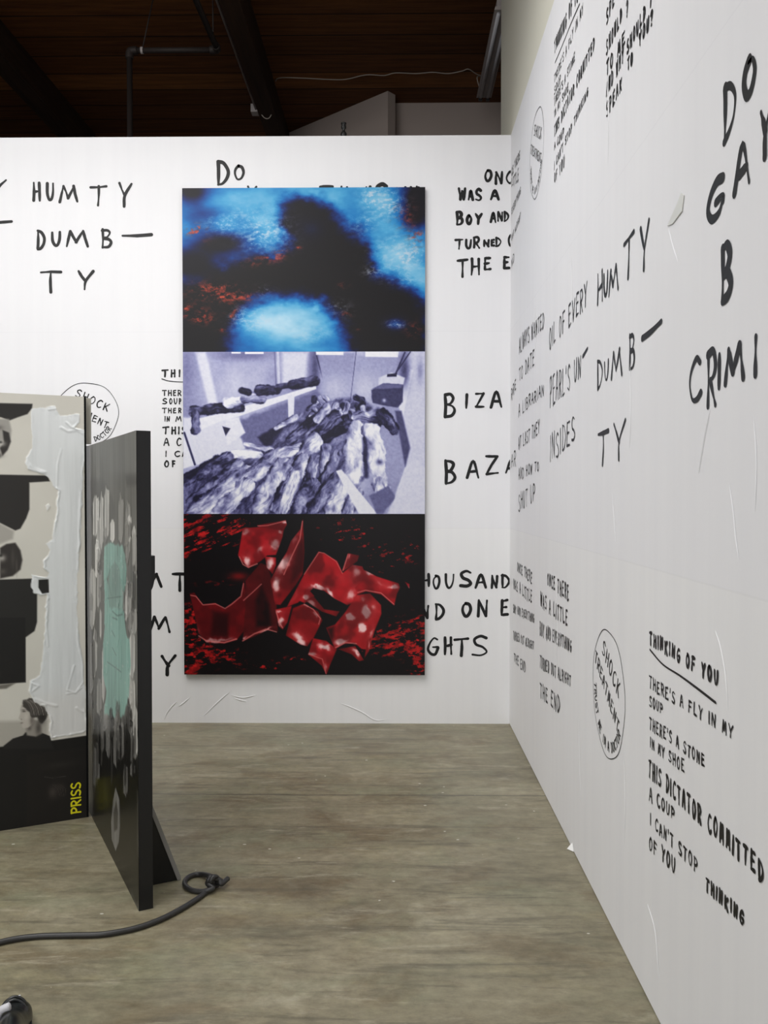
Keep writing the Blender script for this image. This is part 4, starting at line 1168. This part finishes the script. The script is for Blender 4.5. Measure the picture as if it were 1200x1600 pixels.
# triangular foot behind the panel
ft = at_z(282, 1374)
rel_ = Vector((ft.x, ft.y, 0))-Vector((B0.x, B0.y, 0))
tF, oF = rel_.dot(dB), rel_.dot(-nB)
bm = bmesh.new()
hF = 0.40; th = 0.02
def bp(t, o, z): q = dB*t-nB*o; return (q.x, q.y, z)
tri = [(TB+0.0005, 0), (oF, 0), (oF, 0.012), (TB+0.0005, hF)]
fr_ = [bm.verts.new(bp(tF, o, z)) for o, z in tri]; bk_ = [bm.verts.new(bp(tF+th, o, z)) for o, z in tri]
bm.faces.new(fr_); bm.faces.new(bk_[::-1])
for i in range(4): bm.faces.new((fr_[i], fr_[(i+1) % 4], bk_[(i+1) % 4], bk_[i]))
foot = from_bm('support_foot', bm, M['black'], rootB)
bm = bmesh.new()
ed = [(oF-0.012, 0.0003), (oF, 0.0003), (oF, 0.012), (TB+0.0005, hF), (TB+0.0005, hF-0.04)]
fr_ = [bm.verts.new(bp(tF-.006, o, z)) for o, z in ed]; bk_ = [bm.verts.new(bp(tF-.0004, o, z)) for o, z in ed]
bm.faces.new(fr_); bm.faces.new(bk_[::-1])
for i in range(5): bm.faces.new((fr_[i], fr_[(i+1) % 5], bk_[(i+1) % 5], bk_[i]))
from_bm('edge_band', bm, M['raw_edge'], foot)['label'] = 'worn grey edge'
# black pad on the back
hp = on_plane(243, 871, B0-nB*TB, nB).z; lp = on_plane(243, 930, B0-nB*TB, nB).z
bm = bmesh.new()
prof = [(TB+.0005, lp), (TB+.010, lp+.02), (TB+.017, lp+.05), (TB+.017, hp), (TB+.0005, hp)]
fr_ = [bm.verts.new(bp(.02, o, z)) for o, z in prof]; bk_ = [bm.verts.new(bp(.07, o, z)) for o, z in prof]
bm.faces.new(fr_); bm.faces.new(bk_[::-1])
for i in range(5): bm.faces.new((fr_[i], fr_[(i+1) % 5], bk_[(i+1) % 5], bk_[i]))
from_bm('back_bracket', bm, M['black'], rootB)

turn_root(rootB, dB)

# ------------------------------------------------------------------ rope-like cable with a knot
RC = 0.0092
def fl_(x, y, z=RC): q = at_z(x, y, z); return (q.x, q.y, q.z)
kn = at_z(331, 1386, RC)
K = lambda dx, dy, dz: (kn.x+dx, kn.y+dy, RC+dz)
lead = [fl_(-420,1560),fl_(-280,1556),fl_(-160,1530),fl_(-60,1492),fl_(-20,1478),fl_(20,1468),fl_(60,1463),fl_(110,1461.5),fl_(160,1460),fl_(210,1451),fl_(250,1437),fl_(285,1419),fl_(310,1403),fl_(323,1393), K(-.002,-.006,.008), K(.006,.018,.022)]
lp_ = []
for k in range(15):
    an = math.radians(38+k*(322-38)/14.0)
    lp_.append(fl_(313+24.5*math.cos(an)*1.0, 1379.5-13.5*math.sin(an), RC+.012*max(0, math.cos(an))))
tail = [K(-.014,-.010,.020), K(.008,.002,.030), K(.026,.008,.022), fl_(346,1381,.020), fl_(356,1372.5,.024)]
bm = bmesh.new()
add_tube(bm, smooth_path(lead+lp_+tail, 10), RC, 12)
for v_ in bm.verts:
    if v_.co.z < 0.0002: v_.co.z = 0.0002
cable = from_bm('cable', bm, M['black_rubber'], None, True)
tag(cable, 'thick black cable knotted in a loop, lying on the floor before the black-edged panel', 'cable')
bm = bmesh.new()
pts = []
for k in range(40):
    a_ = 2*math.pi*2.0*k/39
    pts.append(K(-.004+.020*k/39+.012*math.cos(a_), .002+.016*math.cos(a_+.5), .020+.019*math.sin(a_)))
add_tube(bm, pts, RC*.95, 10)
for v_ in bm.verts:
    if v_.co.z < 0.0002: v_.co.z = 0.0002
from_bm('knot', bm, M['black_rubber'], cable, True)

# ------------------------------------------------------------------ black shoe at the lower left
sh = at_z(38, 1600, 0.0)
root_s = empty('shoe', (sh.x-0.02, sh.y-0.02, 0), math.radians(20))
tag(root_s, 'glossy black shoe with white trim at the lower left corner', 'shoe')
def shoe_shell(zlo, grow=0.0, cut=None):
    bm = bmesh.new()
    rows = []
    N, Mx = 26, 20
    for i in range(N+1):
        t = i/N                                        # toe 0 .. heel 1, toe points to +Y
        y = 0.085-0.29*t
        half = (0.047*math.sin(min(1, (t+.02)/0.30)*math.pi/2)**.7 if t < .3 else 0.047-0.012*math.sin((t-.3)/.7*math.pi))*(1 if t < .9 else math.sqrt(max(0.05, 1-((t-.9)/.1)**2*.8)))
        h = 0.030+0.045*sstep(0.0, 0.32, np.array(t)).item()+0.03*sstep(.35, .75, np.array(t)).item()
        if t < .08: h *= (t+.03)/.11*.5+.5
        ring = []
        for k in range(Mx+1):
            a = math.pi*k/Mx
            ridge = 0.0018*math.sin(t*60)*(0.2 < t < .6)
            ring.append(bm.verts.new((-(half+grow)*math.cos(a), y, zlo+(h-zlo+grow+ridge)*math.sin(a)**.75)))
        rows.append(ring)
    for A, B in zip(rows[:-1], rows[1:]):
        for k in range(Mx): bm.faces.new((A[k], A[k+1], B[k+1], B[k]))
    bm.faces.new(rows[0]); bm.faces.new(rows[-1][::-1])
    return bm
from_bm('upper', shoe_shell(0.018), M['leather'], root_s, True)
bm = bmesh.new()
out = []
for i in range(40):
    a = 2*math.pi*i/40
    out.append((0.050*math.cos(a)*(1-.12*math.sin(a)), -0.060+0.152*math.sin(a)))
add_prism(bm, out, 0.0005, 0.02)
from_bm('sole', bm, M['leather'], root_s)
for yy, zz in ((0.020, 0.0735), (-0.006, 0.080)):
    bm = bmesh.new()
    add_tube(bm, smooth_path([(-.036, yy-.012, zz-.032), (-.022, yy-.003, zz-.010), (0, yy, zz), (.022, yy-.003, zz-.010), (.036, yy-.012, zz-.032)], 6), .0045, 8)
    from_bm('strap', bm, M['leather'], root_s, True)
bm = bmesh.new(); add_lathe(bm, [(.0005, .030), (.0032, .030), (.0032, .0345), (.0005, .0352)], 0, 0, 10)
st_ = from_bm('stud', bm, M['white_gloss'], root_s, True); st_.location = (.012, .044, .028)
bm = bmesh.new()
add_tube(bm, smooth_path([(-.034, -.062, .072), (-.024, -.066, .092), (-.004, -.072, .102)], 5), .010, 8)
from_bm('lining', bm, M['white_gloss'], root_s, True)

# ------------------------------------------------------------------ overhead pipes, wires and fittings
PZ = 4.58
pj = at_z(340, 78, PZ); pl = at_z(203, 80, PZ)
yl = pj.y
pipe = empty('sprinkler_pipe', (pl.x, yl, 0))
tag(pipe, 'dark iron pipe bending down behind the back wall under the timber ceiling', 'pipe')
PR = 0.02
def rel(x, y, z): return (x-pl.x, y-yl, z)
pn = at_z(306, 0, PZ)
dirp = Vector((pn.x-pj.x, pn.y-pj.y, 0)).normalized()
far = Vector((pj.x, pj.y, 0))+dirp*3.5
bm = bmesh.new()
add_tube(bm, [rel(pj.x, pj.y, PZ), rel(far.x, far.y, PZ)], PR, 14)
from_bm('pipe_run', bm, M['iron'], pipe, True)
bm = bmesh.new(); add_tube(bm, [rel(pl.x, yl, PZ), rel(pj.x, yl, PZ)], PR, 14); from_bm('pipe_run', bm, M['iron'], pipe, True)
bm = bmesh.new(); add_tube(bm, [rel(pl.x, yl, 0.001), rel(pl.x, yl, PZ)], PR, 14); from_bm('pipe_drop', bm, M['iron'], pipe, True)
for (x, d1, d2) in ((pl.x, Vector((1, 0, 0)), Vector((0, 0, -1))), (pj.x, Vector((-1, 0, 0)), dirp)):
    bm = bmesh.new()
    c_ = Vector((x-pl.x, 0, PZ))
    add_tube(bm, smooth_path([c_+d1*.055, c_+d1*.03, c_+(d1+d2)*.006, c_+d2*.03, c_+d2*.055], 5), .028, 14)
    from_bm('elbow', bm, M['iron'], pipe, True)
hx = at_y(222, 80, yl).x
bm = bmesh.new(); add_tube(bm, [rel(hx, yl, PZ), rel(at_y(240, 0, yl).x+.01, yl, CEIL)], .005, 8); hg = from_bm('hanger_rod', bm, M['iron'], pipe, True)
bm = bmesh.new()
add_tube(bm, [rel(hx-.008, yl, PZ), rel(hx+.008, yl, PZ)], .0245, 14); from_bm('clamp', bm, M['grey_metal'], hg, True)
q_ = at_z(333, 60, PZ)
bm = bmesh.new(); add_tube(bm, [rel(q_.x, q_.y, PZ), rel(q_.x-.002, q_.y, CEIL)], .005, 8); from_bm('hanger_rod', bm, M['iron'], pipe, True)

# conduit and junction box on the beam
cx_ = bx0-0.016
jb = at_x(399, 166, bx0-.02)
bm = bmesh.new(); add_tube(bm, [(cx_, 0.5, BZ+.03), (cx_, jb.y+.02, BZ+.03)], .011, 10)
tag(from_bm('conduit', bm, M['grey_metal'], None, True), 'thin grey conduit along the ceiling beam', 'conduit')
bm = bmesh.new(); add_box(bm, (bx0-.062, jb.y+.0, BZ+.005), (bx0-.001, jb.y+.09, BZ+.075), .004)
tag(from_bm('junction_box', bm, M['grey_metal']), 'small grey electrical box on the side of the ceiling beam', 'electrical box')

# fluorescent batten
LZ = 4.72
l1 = at_z(756, 155, LZ); l0 = at_z(781, 18, LZ)
lx = l1.x
lamp = empty('ceiling_light', (lx, l1.y, LZ))
tag(lamp, 'unlit grey fluorescent batten light under the dark timber ceiling near the right wall', 'light')
LL = l1.y-l0.y
bm = bmesh.new(); add_box(bm, (-.045, -LL, .035), (.045, 0, .085), .004); from_bm('housing', bm, M['grey_metal'], lamp)
bm = bmesh.new()
pr = [(-.055, .036), (-.062, .012), (.062, .012), (.055, .036)]
fr_ = [bm.verts.new((a, -LL, b)) for a, b in pr]; bk_ = [bm.verts.new((a, 0, b)) for a, b in pr]
bm.faces.new(fr_); bm.faces.new(bk_[::-1])
for i in range(4): bm.faces.new((fr_[i], fr_[(i+1) % 4], bk_[(i+1) % 4], bk_[i]))
from_bm('reflector', bm, M['grey_metal'], lamp)
for sx in (-.03, .03):
    bm = bmesh.new(); add_tube(bm, [(sx, -LL+.03, .0), (sx, -.03, .0)], .013, 12); from_bm('tube', bm, M['white_gloss'], lamp, True)
    bm = bmesh.new(); add_box(bm, (sx-.014, -.03, -.02), (sx+.014, 0, .014), .002); from_bm('lamp_holder', bm, M['black'], lamp)
for yy in (-.15, -LL+.15):
    bm = bmesh.new(); add_box(bm, (-.012, yy-.012, .084), (.012, yy+.012, CEIL-LZ), .0); from_bm('hanger', bm, M['black'], lamp)

# white wire strung below the ceiling
zw = CEIL-.012
wp = [(404,172),(413,184),(421,184),(425,172),(418,160)]
P3 = []
yw = jb.y+.05
for p in wp:
    q = at_y(p[0], p[1], yw); P3.append((q.x, q.y, q.z))
P3 += [tuple(at_y(425, 146, yw+.0)), tuple(at_y(430, 131, yw))]
for p in [(436,122),(470,122),(510,124),(540,124),(572,117),(600,118),(618,114),(650,115),(676,113),(700,115),(722,111),(732,108),(745,116),(757,120)]:
    q = at_z(p[0], p[1], zw-.006 if p[0] not in (572,618,676,732) else zw-.004)
    P3.append((q.x, q.y, q.z))
q = at_y(760, 122, l1.y-.02); P3.append((lx-.06, l1.y-.05, LZ+.16)); P3.append((lx-.04, l1.y-.03, LZ+.08))
bm = bmesh.new(); add_tube(bm, smooth_path(P3, 5), .0042, 8)
tag(from_bm('wire', bm, M['cable_white'], None, True), 'thin pale wire strung across the timber ceiling from the beam to the batten light', 'wire')

# small dark fitting on top of the back wall
fx = at_y(537, 212, YB+.07).x
k_ = at_y(537, 192, YB+.07).z-TOP
bm = bmesh.new()
add_lathe(bm, [(.010, TOP+.0005), (.012, TOP+k_*.1), (.019, TOP+k_*.25), (.019, TOP+k_*.40), (.010, TOP+k_*.52), (.008, TOP+k_*.6), (.015, TOP+k_*.68), (.016, TOP+k_*.82), (.010, TOP+k_*.9), (.017, TOP+k_*.93), (.017, TOP+k_*.99), (.003, TOP+k_)], fx, YB+.07, 16)
tag(from_bm('hook_fitting', bm, M['black'], None, True), 'small black turned fitting standing on top of the back wall', 'fitting')
